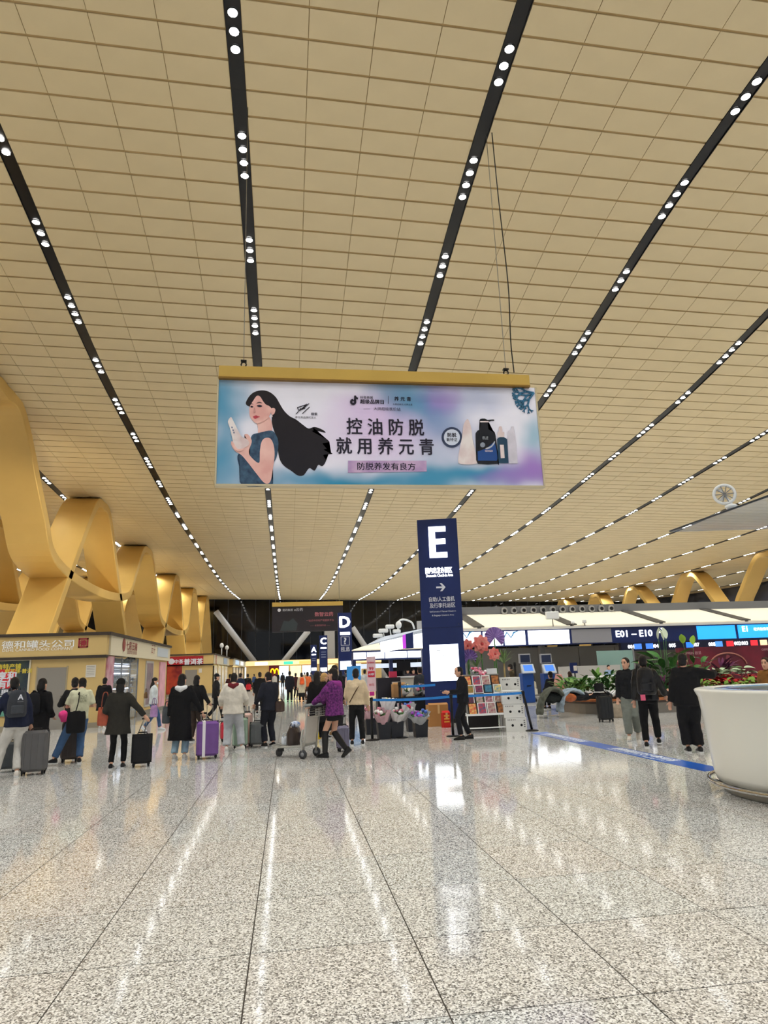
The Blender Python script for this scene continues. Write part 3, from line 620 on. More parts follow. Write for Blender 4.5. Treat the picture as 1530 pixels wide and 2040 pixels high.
(c_, cz) = kf(15, 1347); text('poster_lettering', '享和', (c_, -.06, cz), LETTER, post, w=.62, bold=.04); (c_, cz) = kf(15, 1363); text('poster_lettering', '有哈', (c_, -.06, cz), LETTER, post, w=.62, bold=.04)
(a_, z_) = kf(8, 1381); text('poster_lettering', '水果', (a_-.1, -.06, z_), LETTER, post, w=.55, bold=.03); boxpart('poster_block', (rx0-.4, -.056, rz0-.95), (rx1-.1, -.05, rz0-.3), mat('poster_teal', (104, 160, 140), .5, vary=.3, vscale=5), post)
SIL = mat('silver_letter', (236, 236, 232), .35)
(c_, cz) = kf(70, 1283.5); text('sign_lettering', '德和罐头公司', (c_+.15, -.14, cz), SIL, ka, w=2.45, h=.26, bold=.015); (c_, cz) = kf(70, 1293); text('sign_lettering', 'DEHE CANNED FOOD COMPANY', (c_+.15, -.14, cz-.02), SIL, ka, w=2.4, h=.1)
(c_, cz) = kf(168, 1281); s = .17
for aa, bb in (((-s, -s), (s, -s+.05)), ((-s, s-.05), (s, s)), ((-s, -s), (-s+.05, s)), ((s-.05, -s), (s, s))): boxpart('seal_mark', (c_+aa[0], -.14, cz+aa[1]), (c_+bb[0], -.12, cz+bb[1]), mat('seal_red', (150, 42, 52), .5), ka)
text('seal_lettering', '德', (c_, -.14, cz), mat('seal_red', (150, 42, 52)), ka, w=.2, bold=.05)
RY = math.pi/2
def side(Y): return Y - 26.0
text('sign_lettering', '七彩云南', (.13, side(29.6), 2.98), mat('sign_maroon', (140, 66, 60), .5), ka, w=2.0, h=.34, rot=(RY, 0, RY), bold=.03); MB().ball((.13, side(28.2), 2.98), (.02, .26, .26)).build('sign_disc', mat('sign_maroon', (140, 66, 60)), ka)
text('sign_lettering', 'colorful yunnan', (.13, side(29.7), 2.72), mat('sign_maroon', (140, 66, 60)), ka, w=1.8, rot=(RY, 0, RY)); text('sign_lettering', '云子', (.13, side(34.2), 3.0), mat('sign_maroon', (140, 66, 60)), ka, w=.9, rot=(RY, 0, RY)); boxpart('sign_plate', (.12, side(35.3), 2.7), (.14, side(38.3), 3.15), mat('sign_plate_pale', (188, 196, 204), .4), ka)
# side: pink banner, lit glass show case, tan piers, poster
boxpart('pink_banner', (0, side(26.15), .3), (.06, side(27.1), 2.5), mat('banner_pink', (206, 172, 178), .5, vary=.3, vscale=2, rgb2=(172, 96, 120)), ka)
case = boxpart('show_case', (-.6, side(27.2), 0), (-.4, side(31.6), 2.5), mat('case_back', (96, 98, 104), .5), ka)
for i in range(9): boxpart('case_shelf', (-.4, side(27.3), .35+i*.24), (-.05, side(31.5), .37+i*.24), mat('case_glass_shelf', (170, 178, 186), .2, metal=.5), case)
for i in range(4): boxpart('case_light', (-.38, side(27.35), 1.25+i*.31), (-.3, side(31.45), 1.28+i*.31), LITS, case)
random.seed(5); goods = [mat('goods_%d' % i, c, .4) for i, c in enumerate([(190,190,196),(60,62,70),(150,120,90),(120,130,150),(210,205,200)])]
for i in range(6):
    for j in range(14):
        if random.random() < .8: yq = 27.4 + j*.29; hgt = random.uniform(.1, .19); boxpart('packaged_goods', (-.3, side(yq), .37+i*.24), (-.12, side(yq+.2), .37+i*.24+hgt), random.choice(goods), case)
g_ = boxpart('case_glass', (-.03, side(27.2), .05), (-.01, side(31.6), 2.5), mat('shop_glass', (225, 235, 240), .03, alpha=.14), case)
for yq in (27.2, 28.6, 30.1, 31.55): boxpart('glass_post', (-.04, side(yq)-.02, 0), (.01, side(yq)+.02, 2.5), GREY, case)
boxpart('pier', (-.5, side(31.7), 0), (0, side(33.0), 2.55), TANW, ka); pf = boxpart('framed_poster', (0, side(33.15), .35), (.05, side(34.9), 2.45), mat('frame_pale', (180, 178, 172), .4), ka); boxpart('poster_face', (.05, side(33.3), .45), (.055, side(34.75), 2.35), mat('poster_dark', (70, 62, 74), .3, vary=.5, vscale=2, rgb2=(140, 110, 120)), pf)
boxpart('pier', (-.5, side(33.0), 0), (0, side(39.0), 2.55), TANW, ka); boxpart('pink_banner', (0, side(36.6), .2), (.06, side(38.2), 2.45), mat('banner_pink2', (222, 166, 182), .5, vary=.25, vscale=2), ka)
boxpart('plinth', (0, side(31.7), 0), (.02, side(39), .2), STEEL, ka)
lampb = mat('track_lamp_black', (18, 18, 20), .4)
for i in range(4): MB().tube([(.0, side(29.8+i*.35), 2.52), (-.2, side(29.8+i*.35), 2.36)], .06, n=8).build('track_lamp', lampb, ka)
# second kiosk with the red fascia
kb = kiosk('shop_kiosk', 'second tan kiosk with a red and white fascia and grey door', KX, 62.0, 78.0, 3.55, .85, -22)
def kg(px, py): p = P(px, py, 62.0); return (p.x - KX, p.z)
(a, z1), (b_, z0) = kg(326, 1309), kg(405, 1325)
boxpart('red_fascia', (a-1, -.16, z0), (b_, -.12, z1), mat('fascia_red', (172, 30, 40), .4), kb)
(c_, cz) = kg(372, 1318); text('sign_lettering', '普洱茶', (kg(386, 1318)[0], -.17, kg(386, 1318)[1]), LETTER, kb, w=1.6, h=.5, bold=.05); text('sign_lettering', '中茶', (kg(357, 1318)[0], -.17, kg(357, 1318)[1]), LETTER, kb, w=.75, bold=.03); MB().ball((kg(342, 1318)[0], -.17, kg(342, 1318)[1]), (.26, .02, .26)).build('sign_disc', LETTER, kb)
(a, z1), (b_, _) = kg(369, 1335), kg(393, 1335); boxpart('door', (a, -.03, 0), (b_, 0, z1), DOORG, kb)
(a, z1), (b_, _) = kg(329, 1327), kg(363, 1327); boxpart('red_display', (a, -.05, .2), (b_, 0, z1), mat('display_red', (120, 24, 30), .4, vary=.5, vscale=1.2, rgb2=(190, 70, 40)), kb)
(a, z1), (b_, z0) = kg(396, 1332), kg(402, 1340); boxpart('notice_sheet', (a, -.03, z0), (b_, 0, z1), mat('paper_white', (214, 208, 196)), kb)
for i, yq in enumerate((63.2, 66.8, 70.4, 74.0)):
    boxpart('shop_window', (-.02, yq-62, .3), (.03, yq-62+2.8, 2.6), mat('window_grey', (150, 152, 150), .2, metal=.3, vary=.3, vscale=1), kb); boxpart('pier', (-.1, yq-62+2.85, 0), (.05, yq-62+3.5, 2.7), TANW, kb)
text('sign_lettering', '茗', (.14, 1.6, 3.1), mat('fascia_red', (172, 30, 40)), kb, w=.8, rot=(RY, 0, RY), bold=.04); boxpart('sign_plate', (.13, 9, 2.8), (.16, 13, 3.4), mat('sign_plate_blue', (150, 170, 196), .4), kb)
kc = kiosk('shop_kiosk', 'farthest tan kiosk in the row, beyond the red fascia', KX, 84.0, 108.0, 3.6, .8, -22)
for yq in (85, 90, 95, 100): boxpart('shop_window', (-.02, yq-84, .3), (.03, yq-84+3.6, 2.6), mat('window_grey', (150, 152, 150)), kc)
boxpart('sign_plate', (.13, 3, 2.95), (.16, 9, 3.5), mat('sign_plate_blue2', (170, 196, 226), .4, emit=.6), kc); boxpart('sign_plate', (.13, 12, 2.95), (.16, 18, 3.5), mat('sign_plate_white', (220, 225, 230), .4, emit=.6), kc)
# cameras standing on the kiosk roofs
for (px, Y, lab) in ((448, 70.0, 'small white surveillance camera on a post above the red-fascia kiosk'), (461, 76.0, 'small curved-neck white camera above the red-fascia kiosk')):
    x = KX; zr = 3.55; o = thing('surveillance_camera', lab, 'camera', (x, Y, zr), group='kiosk roof cameras')
    MB().tube([(0, 0, 0), (0, 0, .9)], .05, n=8).build('post', WHITE, o); MB().ball((0, 0, 1.05), (.2, .2, .26)).build('camera_head', WHITE, o)
# end wall shops: a lit row, the yellow M on red among them
sh = thing('shop_row', 'low row of brightly lit shops along the far end wall', 'shop front', (0, 140.0, 0))
def kh(px, py): p = P(px, py, 140.0); return (p.x, p.z)
(a, z1), (b_, _) = kh(436, 1318), kh(760, 1318)
boxpart('shop_wall', (a, .5, 0), (b_, .9, 4.3), TANW, sh); boxpart('shop_fascia', (a, .1, 3.3), (b_, .5, 4.2), mat('fascia_cream_lit', (240, 214, 160), .5, emit=.7), sh)
for (p0, p1, c, e) in ((508, 533, (230, 240, 250), 2.0), (556, 596, (250, 222, 140), 1.6), (565, 584, (60, 200, 150), 1.5), (596, 619, (250, 160, 90), 1.6)):
    (a, z1), (b_, z0) = kh(p0, 1323), kh(p1, 1327); boxpart('lit_sign', (a, .02 if c[1] < 210 else .05, 3.4), (b_, .1, 4.0), mat('lit_sign_%d' % p0, c, .5, emit=e), sh)
for i, (p0, p1) in enumerate(((556, 575), (578, 600), (602, 622), (470, 490), (640, 668), (680, 720))):
    (a, _), (b_, _2) = kh(p0, 1335), kh(p1, 1335); boxpart('lit_window', (a, .4, .2), (b_, .5, 3.1), mat('window_lit_%d' % (i % 3), [(214, 228, 240), (246, 226, 180), (226, 236, 246)][i % 3], .5, emit=1.1, vary=.4, vscale=.8), sh)
(a, _), (b_, _2) = kh(536, 1335), kh(556, 1335); boxpart('maroon_panel', (a, .2, 0), (b_, .4, 3.3), mat('maroon_panel', (96, 20, 40), .5), sh)
mx, mz = kh(547, 1339); mm = MB()
for s_ in (-1, 1): mm.tube([(mx + s_*.42 + .42*math.cos(t), .1, mz - .5 + 1.15*math.sin(t)) for t in np.linspace(0, math.pi, 12)], .12, n=6)
mm.build('arches_mark', mat('arches_yellow', (255, 196, 20), .5, emit=2.0), sh)
# ------------------------------------------------------------------ people
FOLDS = bpy.data.textures.new('cloth_folds', 'CLOUDS'); FOLDS.noise_scale = .16
SKIN = mat('skin', (206, 158, 132), .55, vary=.08, vscale=12)
HAIRB = mat('hair_black', (26, 23, 24), .45, bump=.5, bscale=60); HAIRN = mat('hair_brown', (56, 40, 34), .5, bump=.5, bscale=60); HAIRY = mat('hair_blond', (186, 146, 92), .5, bump=.5, bscale=60)
EYEM = mat('eye_dark', (30, 22, 20), .3); LIPM = mat('lip', (172, 96, 92), .5)
def two_bone(a, t, l1, l2, hint):
    a, t, hint = Vector(a), Vector(t), Vector(hint); d = t - a; L = d.length
    if L > (l1+l2)*.995: t = a + d*((l1+l2)*.995/L); d = t - a; L = d.length
    L = max(L, abs(l1-l2)+.02); u = d.normalized(); x = (l1*l1 - l2*l2 + L*L)/(2*L); hgt = math.sqrt(max(l1*l1 - x*x, 0))
    n = hint - u*hint.dot(u); n = n.normalized() if n.length > 1e-4 else u.orthogonal()
    return a + u*x + n*hgt, t
def remesh(o, vox, it=4, fold=0.0):
    m = o.modifiers.new('skin', 'REMESH'); m.mode = 'VOXEL'; m.voxel_size = vox; m.use_smooth_shade = True
    s = o.modifiers.new('relax', 'SMOOTH'); s.factor = .5; s.iterations = it
    if fold: d = o.modifiers.new('folds', 'DISPLACE'); d.texture = FOLDS; d.strength = fold; d.mid_level = .5; d.texture_coords = 'LOCAL'
    return o
def capsule(mb, pts, rad, n=10): # tube with rounded ends
    pts = [Vector(p) for p in pts]; rad = rad if hasattr(rad, '__len__') else [rad]*len(pts)
    mb.tube(pts, rad, n=n); mb.ball(pts[0], rad[0], 10, 6); mb.ball(pts[-1], rad[-1], 10, 6)
def person(label, pos, heading=0.0, H=1.70, top=(30, 30, 34), pants=(24, 24, 28), shoes=(24, 24, 26), hair='short', haircol=HAIRB, coat=.84, bulk=1.0, legb=1.0, feet=((-.10, .0), (.10, .0)), lift=(0, 0), toes=(0, 0),
           wl=None, wr=None, lean=(0, 0), head=(0, 0), twist=0.0, topk='wool', pantk='wool', near=True, hood=None, flare=1.0, bare=False, skirt=None, boots=None, rot=None, group=None, sole=(200, 200, 198), sleeves=True, seat=None, mask=False, cap=None):
    """one figure facing +Y locally; wl/wr wrist targets; head=(turn, nod); seat: hip height when sitting or lying"""
    o = thing('person', label, 'person', pos, heading, group, rot); k = H/1.70; S_ = lambda v: Vector(v)*k
    hipz = .92 if seat is None else seat/k
    pel = Vector((0, 0, hipz)); ch = pel + Vector((lean[0], lean[1], math.sqrt(max(.2*.2, .48**2 - lean[0]**2 - lean[1]**2)))); up = (ch - pel).normalized()
    lat = Vector((math.cos(twist), math.sin(twist), 0)); fwd = Vector((-math.sin(twist), math.cos(twist), 0)); fwd2 = (fwd - up*fwd.dot(up)).normalized()
    shs = [ch + lat*(.165*s) - up*.02 for s in (-1, 1)]; nk = ch + up*.055; hc = nk + up*.145 + fwd*(.02 + .05*head[1]) - Vector((0, 0, .03*max(head[1], 0)))
    feet3 = [Vector((f[0], f[1], .085 + l)) for f, l in zip(feet, lift)]; knees = []; ank = []
    for s, f in zip((-1, 1), feet3):
        kn, an = two_bone(pel + Vector((.085*s, 0, -.02)), f, .43, .425, (f[0]*.3, 1, .0)); knees.append(kn); ank.append(an)
    wl = wl or (-.25, .06, .80); wr = wr or (.25, .06, .80); els = []; wrs = []
    for s, sh, wt in zip((-1, 1), shs, (wl, wr)):
        e, w_ = two_bone(sh, wt, .28, .25, (.35*s, -1, -.25)); els.append(e); wrs.append(w_)
    fa = heading
    # body: one continuous surface
    b = MB(); hx = Matrix.Rotation(head[0], 3, 'Z'); hf = hx @ fwd; hl = hx @ lat
    hr = []
    for (dz, rx, ry, off) in ((-.125, .025, .03, .045), (-.112, .045, .055, .032), (-.085, .058, .075, .018), (-.04, .068, .088, .006), (.01, .074, .094, 0), (.06, .073, .092, -.004), (.095, .058, .074, -.008), (.118, .03, .04, -.01)):
        hr.append((hc + Vector((0, 0, dz)) + hf*(off + .01 + .35*head[1]*dz), rx, ry, hl, hf))
    b.loft([(c*k, rx*k, ry*k, ax, ay) for c, rx, ry, ax, ay in hr], 14)
    b.tube([S_(hc + hf*.098 + Vector((0, 0, .01))), S_(hc + hf*.116 + Vector((0, 0, -.028))), S_(hc + hf*.10 + Vector((0, 0, -.04)))], [.008*k, .015*k, .012*k], n=8)
    for s in (-1, 1): b.ball(S_(hc + hl*(.076*s) + Vector((0, 0, -.01)) - hf*.005), (.012*k, .02*k, .032*k), 8, 6)
    b.tube([S_(ch - up*.04), S_(nk + up*.02), S_(hc + Vector((0, 0, -.06)) - hf*.01)], [.062*k, .052*k, .05*k], n=12)
    b.loft([(S_(pel - Vector((0, 0, .05))), .13*k, .09*k), (S_(pel + up*.12), .12*k, .085*k), (S_(pel + up*.3), .14*k, .09*k, lat, fwd2), (S_(ch - up*.05), .145*k, .075*k, lat, fwd2), (S_(ch + up*.02), .07*k, .055*k, lat, fwd2)], 14)
    for s, sh, e, w_ in zip((-1, 1), shs, els, wrs):
        b.tube([S_(sh), S_(e), S_(w_)], [.05*k, .038*k, .027*k], n=10); b.ball(S_(sh), .05*k, 10, 6)
        d = (w_ - e).normalized(); sd = d.cross(fwd); sd = sd.normalized() if sd.length > .2 else lat; nm = sd.cross(d)
        b.tube([S_(w_ - d*.01), S_(w_ + d*.03), S_(w_ + d*.085)], [(.024*k, .018*k), (.038*k, .017*k), (.036*k, .014*k)], n=10, upv=sd)
        for i, (off, ln) in enumerate(((-.027, .066), (-.009, .076), (.009, .072), (.027, .056))):
            p0 = w_ + d*.08 + sd*off; p1 = p0 + d*(ln*.55) + nm*(.012*s); p2 = p1 + d*(ln*.35) + nm*(.03*s)
            b.tube([S_(p0), S_(p1), S_(p2)], [.0105*k, .010*k, .008*k], n=6)
        p0 = w_ + d*.02 + sd*(.03*-1); b.tube([S_(p0), S_(p0 - sd*.028 + d*.03 + nm*(.01*s)), S_(p0 - sd*.034 + d*.06 + nm*(.016*s))], [.014*k, .012*k, .009*k], n=6)
    lr = (.078, .056, .04) if bare else (.062, .045, .034)
    for s, kn, an in zip((-1, 1), knees, ank):
        b.tube([S_(pel + Vector((.08*s, 0, -.02))), S_(kn), S_(kn.lerp(an, .35)), S_(an)], [lr[0]*k, lr[1]*k, (lr[1]*1.02)*k, lr[2]*k], n=10); b.ball(S_(kn), lr[1]*k, 10, 6)
    remesh(b.build('body', SKIN, o, fix=False), .0115*k if near else .02*k, 2)
    if near:
        for s in (-1, 1):
            MB().ball(S_(hc + hf*.098 + hl*(.031*s) + Vector((0, 0, .012))), (.012*k, .008*k, .007*k), 8, 6).build('eye', EYEM, o, fix=False)
            MB().tube([S_(hc + hf*.10 + hl*(.018*s) + Vector((0, 0, .033))), S_(hc + hf*.092 + hl*(.05*s) + Vector((0, 0, .033)))], .005*k, n=5).build('eyebrow', haircol, o, fix=False)
        MB().ball(S_(hc + hf*.094 + Vector((0, 0, -.066))), (.024*k, .010*k, .008*k), 10, 6).build('lips', LIPM, o, fix=False)
    if mask: remesh(MB().ball(S_(hc + hf*.075 + Vector((0, 0, -.06))), (.062*k, .04*k, .05*k), 12, 8).build('face_mask', mat('mask_white', (214, 222, 226), .8), o, fix=False), .012*k, 1)
    # clothes
    vg = .017*k if near else .03*k; fd = (.03*k if near else .02*k)
    if sleeves is not None:
        t = MB(); bu = bulk; rings = []
        hem = coat
        if hem < hipz - .1 and seat is None: rings += [(S_((0, 0, hem)), .21*bu*flare*k, .165*bu*flare*k), (S_((0, 0, (hem+hipz)/2)), .195*bu*(1+flare)/2*k, .15*bu*(1+flare)/2*k)]
        elif seat is None: rings += [(S_((0, 0, hem)), .19*bu*flare*k, .15*bu*flare*k)]
        else: rings += [(S_(pel - Vector((0, 0, .06))), .18*bu*k, .14*bu*k)]
        rings += [(S_(pel + up*.08), .182*bu*k, .138*bu*k, lat, fwd2), (S_(pel + up*.26), .188*bu*k, .138*bu*k, lat, fwd2), (S_(ch - up*.10), .205*bu*k, .138*bu*k, lat, fwd2), (S_(ch - up*.01), .185*bu*k, .105*bu*k, lat, fwd2), (S_(ch + up*.045), .085*k, .075*k, lat, fwd2), (S_(nk + up*.035), .066*k, .066*k, lat, fwd2)]
        t.loft(rings, 16)
        for s, sh, e, w_ in zip((-1, 1), shs, els, wrs):
            if sleeves == 'short': t.tube([S_(sh - lat*(.03*s)), S_(sh.lerp(e, .5)), S_(sh.lerp(e, .85))], [.085*bu*k, .072*bu*k, .075*bu*k], n=12)
            else:
                t.tube([S_(sh - lat*(.03*s)), S_(sh.lerp(e, .5)), S_(e), S_(e.lerp(w_, .5)), S_(w_ - (w_-e)*.05)], [.088*bu*k, .072*bu*k, .062*bu*k, .054*bu*k, .047*bu*k], n=12); t.ball(S_(e), .062*bu*k, 10, 6)
            t.ball(S_(sh - lat*(.02*s)), .085*bu*k, 12, 8)
        remesh(t.build('coat' if coat < .6 else 'jacket', cloth(top, topk), o, fix=False), vg, 3, fd)
    if hood: remesh(MB().tube([S_(nk + lat*.085 + fwd*.04), S_(nk + lat*.09 - fwd*.05 - up*.02), S_(nk - fwd*.115 - up*.05), S_(nk - lat*.09 - fwd*.05 - up*.02), S_(nk - lat*.085 + fwd*.04)], [.035*k, .055*k, .07*k, .055*k, .035*k], n=10).build('hood', cloth(hood), o, fix=False), vg, 2)
    if skirt: remesh(MB().loft([(S_(pel + up*.08), .16*k, .125*k), (S_(pel), .178*k, .14*k), (S_((0, 0, skirt[1])), .20*k, .165*k)], 16).build('skirt', cloth(skirt[0]), o, fix=False), vg, 2, fd)
    if pants:
        t = MB(); lb = legb
        t.loft([(S_(pel + up*.06), .155*k, .12*k), (S_(pel - Vector((0, 0, .02))), .17*lb**.5*k, .132*lb**.5*k), (S_(pel - Vector((0, 0, .12))), .16*lb**.5*k, .125*lb**.5*k)], 14)
        for s, kn, an in zip((-1, 1), knees, ank):
            h0 = pel + Vector((.085*s, 0, -.05))
            t.tube([S_(h0), S_(h0.lerp(kn, .5)), S_(kn), S_(kn.lerp(an, .4)), S_(an + (kn-an)*.10)], [.098*lb*k, .09*lb*k, .074*lb*k, .07*lb*k, .066*lb*k], n=12); t.ball(S_(kn), .074*lb*k, 10, 6)
        remesh(t.build('trousers', cloth(pants, pantk), o, fix=False), vg, 3, fd)
    if boots:
        t = MB()
        for kn, an in zip(knees, ank): t.tube([S_(kn + (kn-an)*.02), S_(kn.lerp(an, .3)), S_(an)], [.066*k, .07*k, .055*k], n=12)
        remesh(t.build('boot_shafts', cloth(boots, 'leather'), o, fix=False), vg, 2)
    for i, (kn, an) in enumerate(zip(knees, ank)):
        ty = toes[i]; fdv = Vector((math.sin(ty), math.cos(ty), 0)); pitch = 0.0
        if lift[i] > .03: fdv = Vector((math.sin(ty)*.8, math.cos(ty)*.8, -.6)).normalized()
        upf = Vector((0, 0, 1)) if lift[i] <= .03 else fdv.cross(Vector((0, 0, 1)).cross(fdv)).normalized()
        if seat is not None and rot is not None: fdv, upf = Vector((0, .6, .8)).normalized(), Vector((0, -.8, .6)).normalized()
        sv = fdv.cross(upf); c0 = an - upf*.085; R_ = []
        for (f, w_, hgt, zz) in ((-.075, .028, .045, .05), (-.06, .037, .055, .056), (0, .042, .055, .056), (.08, .046, .036, .04), (.14, .043, .028, .031), (.185, .022, .018, .022)):
            R_.append((S_(c0 + fdv*f + upf*zz), w_*k, hgt*k, sv, upf))
        sh_ = MB().loft(R_, 12).build('shoe', cloth(shoes, 'leather') if shoes[0] < 90 else cloth(shoes), o, fix=False)
        MB().prism([S_(c0 + fdv*f + sv*w_) for f, w_ in ((-.08, .025), (-.06, .04), (.05, .046), (.14, .045), (.19, .02), (.19, -.02), (.14, -.045), (.05, -.046), (-.06, -.04), (-.08, -.025))], upf*(.024*k)).build('sole', mat('sole_%d_%d_%d' % tuple(sole), sole, .7), sh_, fix=True)
    # hair and hats
    hb = MB(); hk = lambda dx, dy, dz: S_(hc + hl*dx + hf*dy + Vector((0, 0, dz)))
    RM = Matrix([[hl.x, hf.x, 0], [hl.y, hf.y, 0], [0, 0, 1]])
    hb.ball(hk(0, -.004, .041), (.083*k, .103*k, .098*k), 14, 10, RM)
    if hair != 'none': hb.ball(hk(0, -.036, -.028), (.076*k, .066*k, .078*k), 12, 8, RM)
    if hair in ('bob', 'long'): hb.ball(hk(0, -.045, -.05), (.088*k, .066*k, .115*k), 12, 8, RM)
    if hair == 'long': hb.tube([hk(0, -.06, -.05), hk(0, -.10, -.18), hk(0, -.12, -.36)], [(.06*k, .085*k), (.055*k, .09*k), (.03*k, .06*k)], n=10, upv=-hf)
    if hair == 'pony': hb.tube([hk(0, -.09, .06), hk(0, -.15, .03), hk(0, -.16, -.08), hk(0, -.14, -.2)], [.03*k, .032*k, .03*k, .012*k], n=8)
    if hair == 'bun': hb.ball(hk(.02, -.04, .15), .055*k, 10, 8)
    if hair != 'none': remesh(hb.build('hair', haircol, o, fix=False), .013*k if near else .022*k, 1)
    if cap: 
        cb = MB().ball(hk(0, -.01, .065), (.09*k, .104*k, .09*k), 14, 10, RM); cb.tube([hk(0, .05, .055), hk(0, .16, .04)], [(.012*k, .075*k), (.008*k, .05*k)], n=10, upv=(0, 0, 1))
        remesh(cb.build('cap', cloth(cap), o, fix=False), .013*k, 1)
    o['_'] = 0; del o['_']
    return o, dict(k=k, sh=[S_(x) for x in shs], wr=[S_(x) for x in wrs], ch=S_(ch), pel=S_(pel), up=up, fwd=fwd2, lat=lat, hc=S_(hc))
def face_to(px_dx): return 0.0
def backpack(label, o, d, col, size=1.0, kind='wool', worn=True):
    """a bag worn on the back stays a thing of its own; placed in the wearer's frame"""
    M = o.matrix_basis.copy() if False else (Matrix.Translation(o.location) @ o.rotation_euler.to_matrix().to_4x4())
    c = d['ch'] - d['up']*.17*d['k'] - d['fwd']*.245*d['k']; p = M @ c
    b = thing('backpack', label, 'backpack', p, o.rotation_euler.z); s = size*d['k']
    remesh(MB().loft([((0, 0, -.22*s), .13*s, .075*s), ((0, 0, -.17*s), .155*s, .10*s), ((0, .0, .05*s), .15*s, .10*s), ((0, .02*s, .19*s), .12*s, .075*s), ((0, .03*s, .235*s), .06*s, .035*s)], 16).build('pack_body', cloth(col, kind), b, fix=False), .016, 3)
    remesh(MB().loft([((0, -.075*s, -.16*s), .10*s, .045*s), ((0, -.085*s, -.02*s), .10*s, .045*s)], 12).build('front_pocket', cloth(tuple(min(255, int(x*1.15)+4) for x in col), kind), b, fix=False), .016, 2)
    MB().tube([(-.03*s, .02, .23*s), (-.025*s, .0, .27*s), (.025*s, .0, .27*s), (.03*s, .02, .23*s)], .009, n=6).build('grab_loop', cloth(col), b)
    for sg in (-1, 1):
        q = d['lat']*(.10*sg)*d['k']
        pts = [Vector((.08*sg*s, .06*s, .19*s)), Vector((.10*sg*s, .16*s, .26*s)), Vector((.115*sg*s, .30*s, .21*s)), Vector((.13*sg*s, .39*s, .02*s)), Vector((.16*sg*s, .30*s, -.12*s)), Vector((.13*sg*s, .08*s, -.18*s))]
        MB().tube(smooth_open(pts, 5), [(.008, .022)]*26, n=6, upv=(0, 1, 1)).build('shoulder_strap', cloth(col), b)
    return b
def suitcase(label, pos, rz, w, d, h, col, handle=.0, group=None, rough=.4, band=None, soft=False):
    o = thing('suitcase', label, 'suitcase', pos, rz, group); m = mat('case_%d_%d_%d_%d' % (*col, int(soft)), col, .8 if soft else rough, vary=.1, vscale=6, bump=.2 if soft else 0)
    sh = boxpart('shell', (-w/2, -d/2, .06), (w/2, d/2, h), m, o, bev=.045)
    dk = mat('case_trim_%d' % col[0], tuple(int(x*.55) for x in col), .5)
    boxpart('zip_seam', (-w/2-.004, -.012, .07), (w/2+.004, .012, h+.004), dk, sh, bev=.004)
    if not soft:
        for i in range(4):
            x = -w*.36 + i*w*.24
            for s in (-1, 1): boxpart('shell_rib', (x-.012, s*d/2, .12), (x+.012, s*(d/2+.006), h-.06), m, sh)
    for x in (-w/2+.05, w/2-.05):
        for y in (-d/2+.045, d/2-.045):
            q = MB().tube([(x-.012, y, .026), (x+.012, y, .026)], .026, n=12).build('wheel', BLACK, o); boxpart('wheel_fork', (x-.02, y-.015, .03), (x+.02, y+.015, .075), BLACK, q)
    MB().tube([(-.09, 0, h-.005), (-.08, 0, h+.03), (.08, 0, h+.03), (.09, 0, h-.005)], .012, n=6).build('carry_handle', BLACK, o)
    if handle:
        hd = MB()
        th = thing if False else None
        for s in (-1, 1): MB().tube([(.085*s, d*.3, h-.02), (.085*s, d*.3, h+handle)], .009, n=6).build('handle_rod', STEEL, o)
        MB().tube([(-.1, d*.3, h+handle), (.1, d*.3, h+handle)], .018, n=8).build('pull_grip', BLACK, o)
    if band: boxpart('luggage_strap', (-.03 + band[1], -d/2-.01, .05), (.03 + band[1], d/2+.01, h+.008), mat('strap_%d' % band[0][0], band[0], .8), o)
    return o
# ------------------------------------------------------------------ check-in island E: canopy, lit fascia, counters
IY = 36.0
isl = thing('check_in_canopy', 'long check-in canopy with cream roof panels and lit sign fascia behind the E pillar', 'canopy', (0, IY, 0))
def ie(px, py, Y=IY): p = P(px, py, Y); return (p.x, p.z)
bz1_, bz0_ = P(1050, 1207, 40).z, P(1050, 1224, 40).z
xL = P(880, 1230, 40).x; xR = 46
BEAMG = mat('beam_grey', (112, 112, 114), .5)
boxpart('grey_beam', (xL, 4, bz0_), (xR, 4.6, bz1_), BEAMG, isl)
ftop = ie(1050, 1250)[1]; CREAM = mat('cream_panel', (236, 228, 208), .5)
xs_ = [P(x_, 1232, 40).x for x_ in (884, 1085, 1247, 1410)]; step = xs_[2] - xs_[1]; q = [xs_[1] + (i-2)*step for i in range(12)]
for a, b_ in zip(q, q[1:]):
    a2 = max(a, xL)
    if b_ <= a2 or a > xR: continue
    MB().add([(a2+.12, 0, ftop), (b_-.12, 0, ftop), (b_-.12, 4, bz0_), (a2+.12, 4, bz0_), (a2+.12, 0, ftop+.06), (b_-.12, 0, ftop+.06), (b_-.12, 4, bz0_+.06), (a2+.12, 4, bz0_+.06)], [(0,1,2,3),(4,7,6,5),(0,4,5,1),(1,5,6,2),(2,6,7,3),(3,7,4,0)]).build('cream_roof_panel', CREAM, isl)
    MB().box((b_-.3, .05, 0), (b_+.3, 4.1, .1), M=Matrix.Translation((0, 0, ftop+.02)) @ Matrix.Rotation(math.atan2(bz0_-ftop, 4), 4, 'X')).build('roof_rib', mat('rib_dark', (74, 72, 70), .5), isl)
boxpart('fascia_lip', (xL, -.15, ftop-.12), (xR, .1, ftop), mat('lip_white', (214, 210, 204), .4), isl)
fz1, fz0 = ftop-.12, ie(1100, 1285)[1]
boxpart('fascia_board', (xL, 0, fz0), (xR, .3, fz1), NAVY, isl)
def panel(p0, p1, m, nm='lit_panel', pad=.06): a, _ = ie(p0, 1270); b_, _ = ie(p1, 1270); return boxpart(nm, (a+pad, -.05, fz0+.06), (b_-pad, 0, fz1-.06), m, isl)
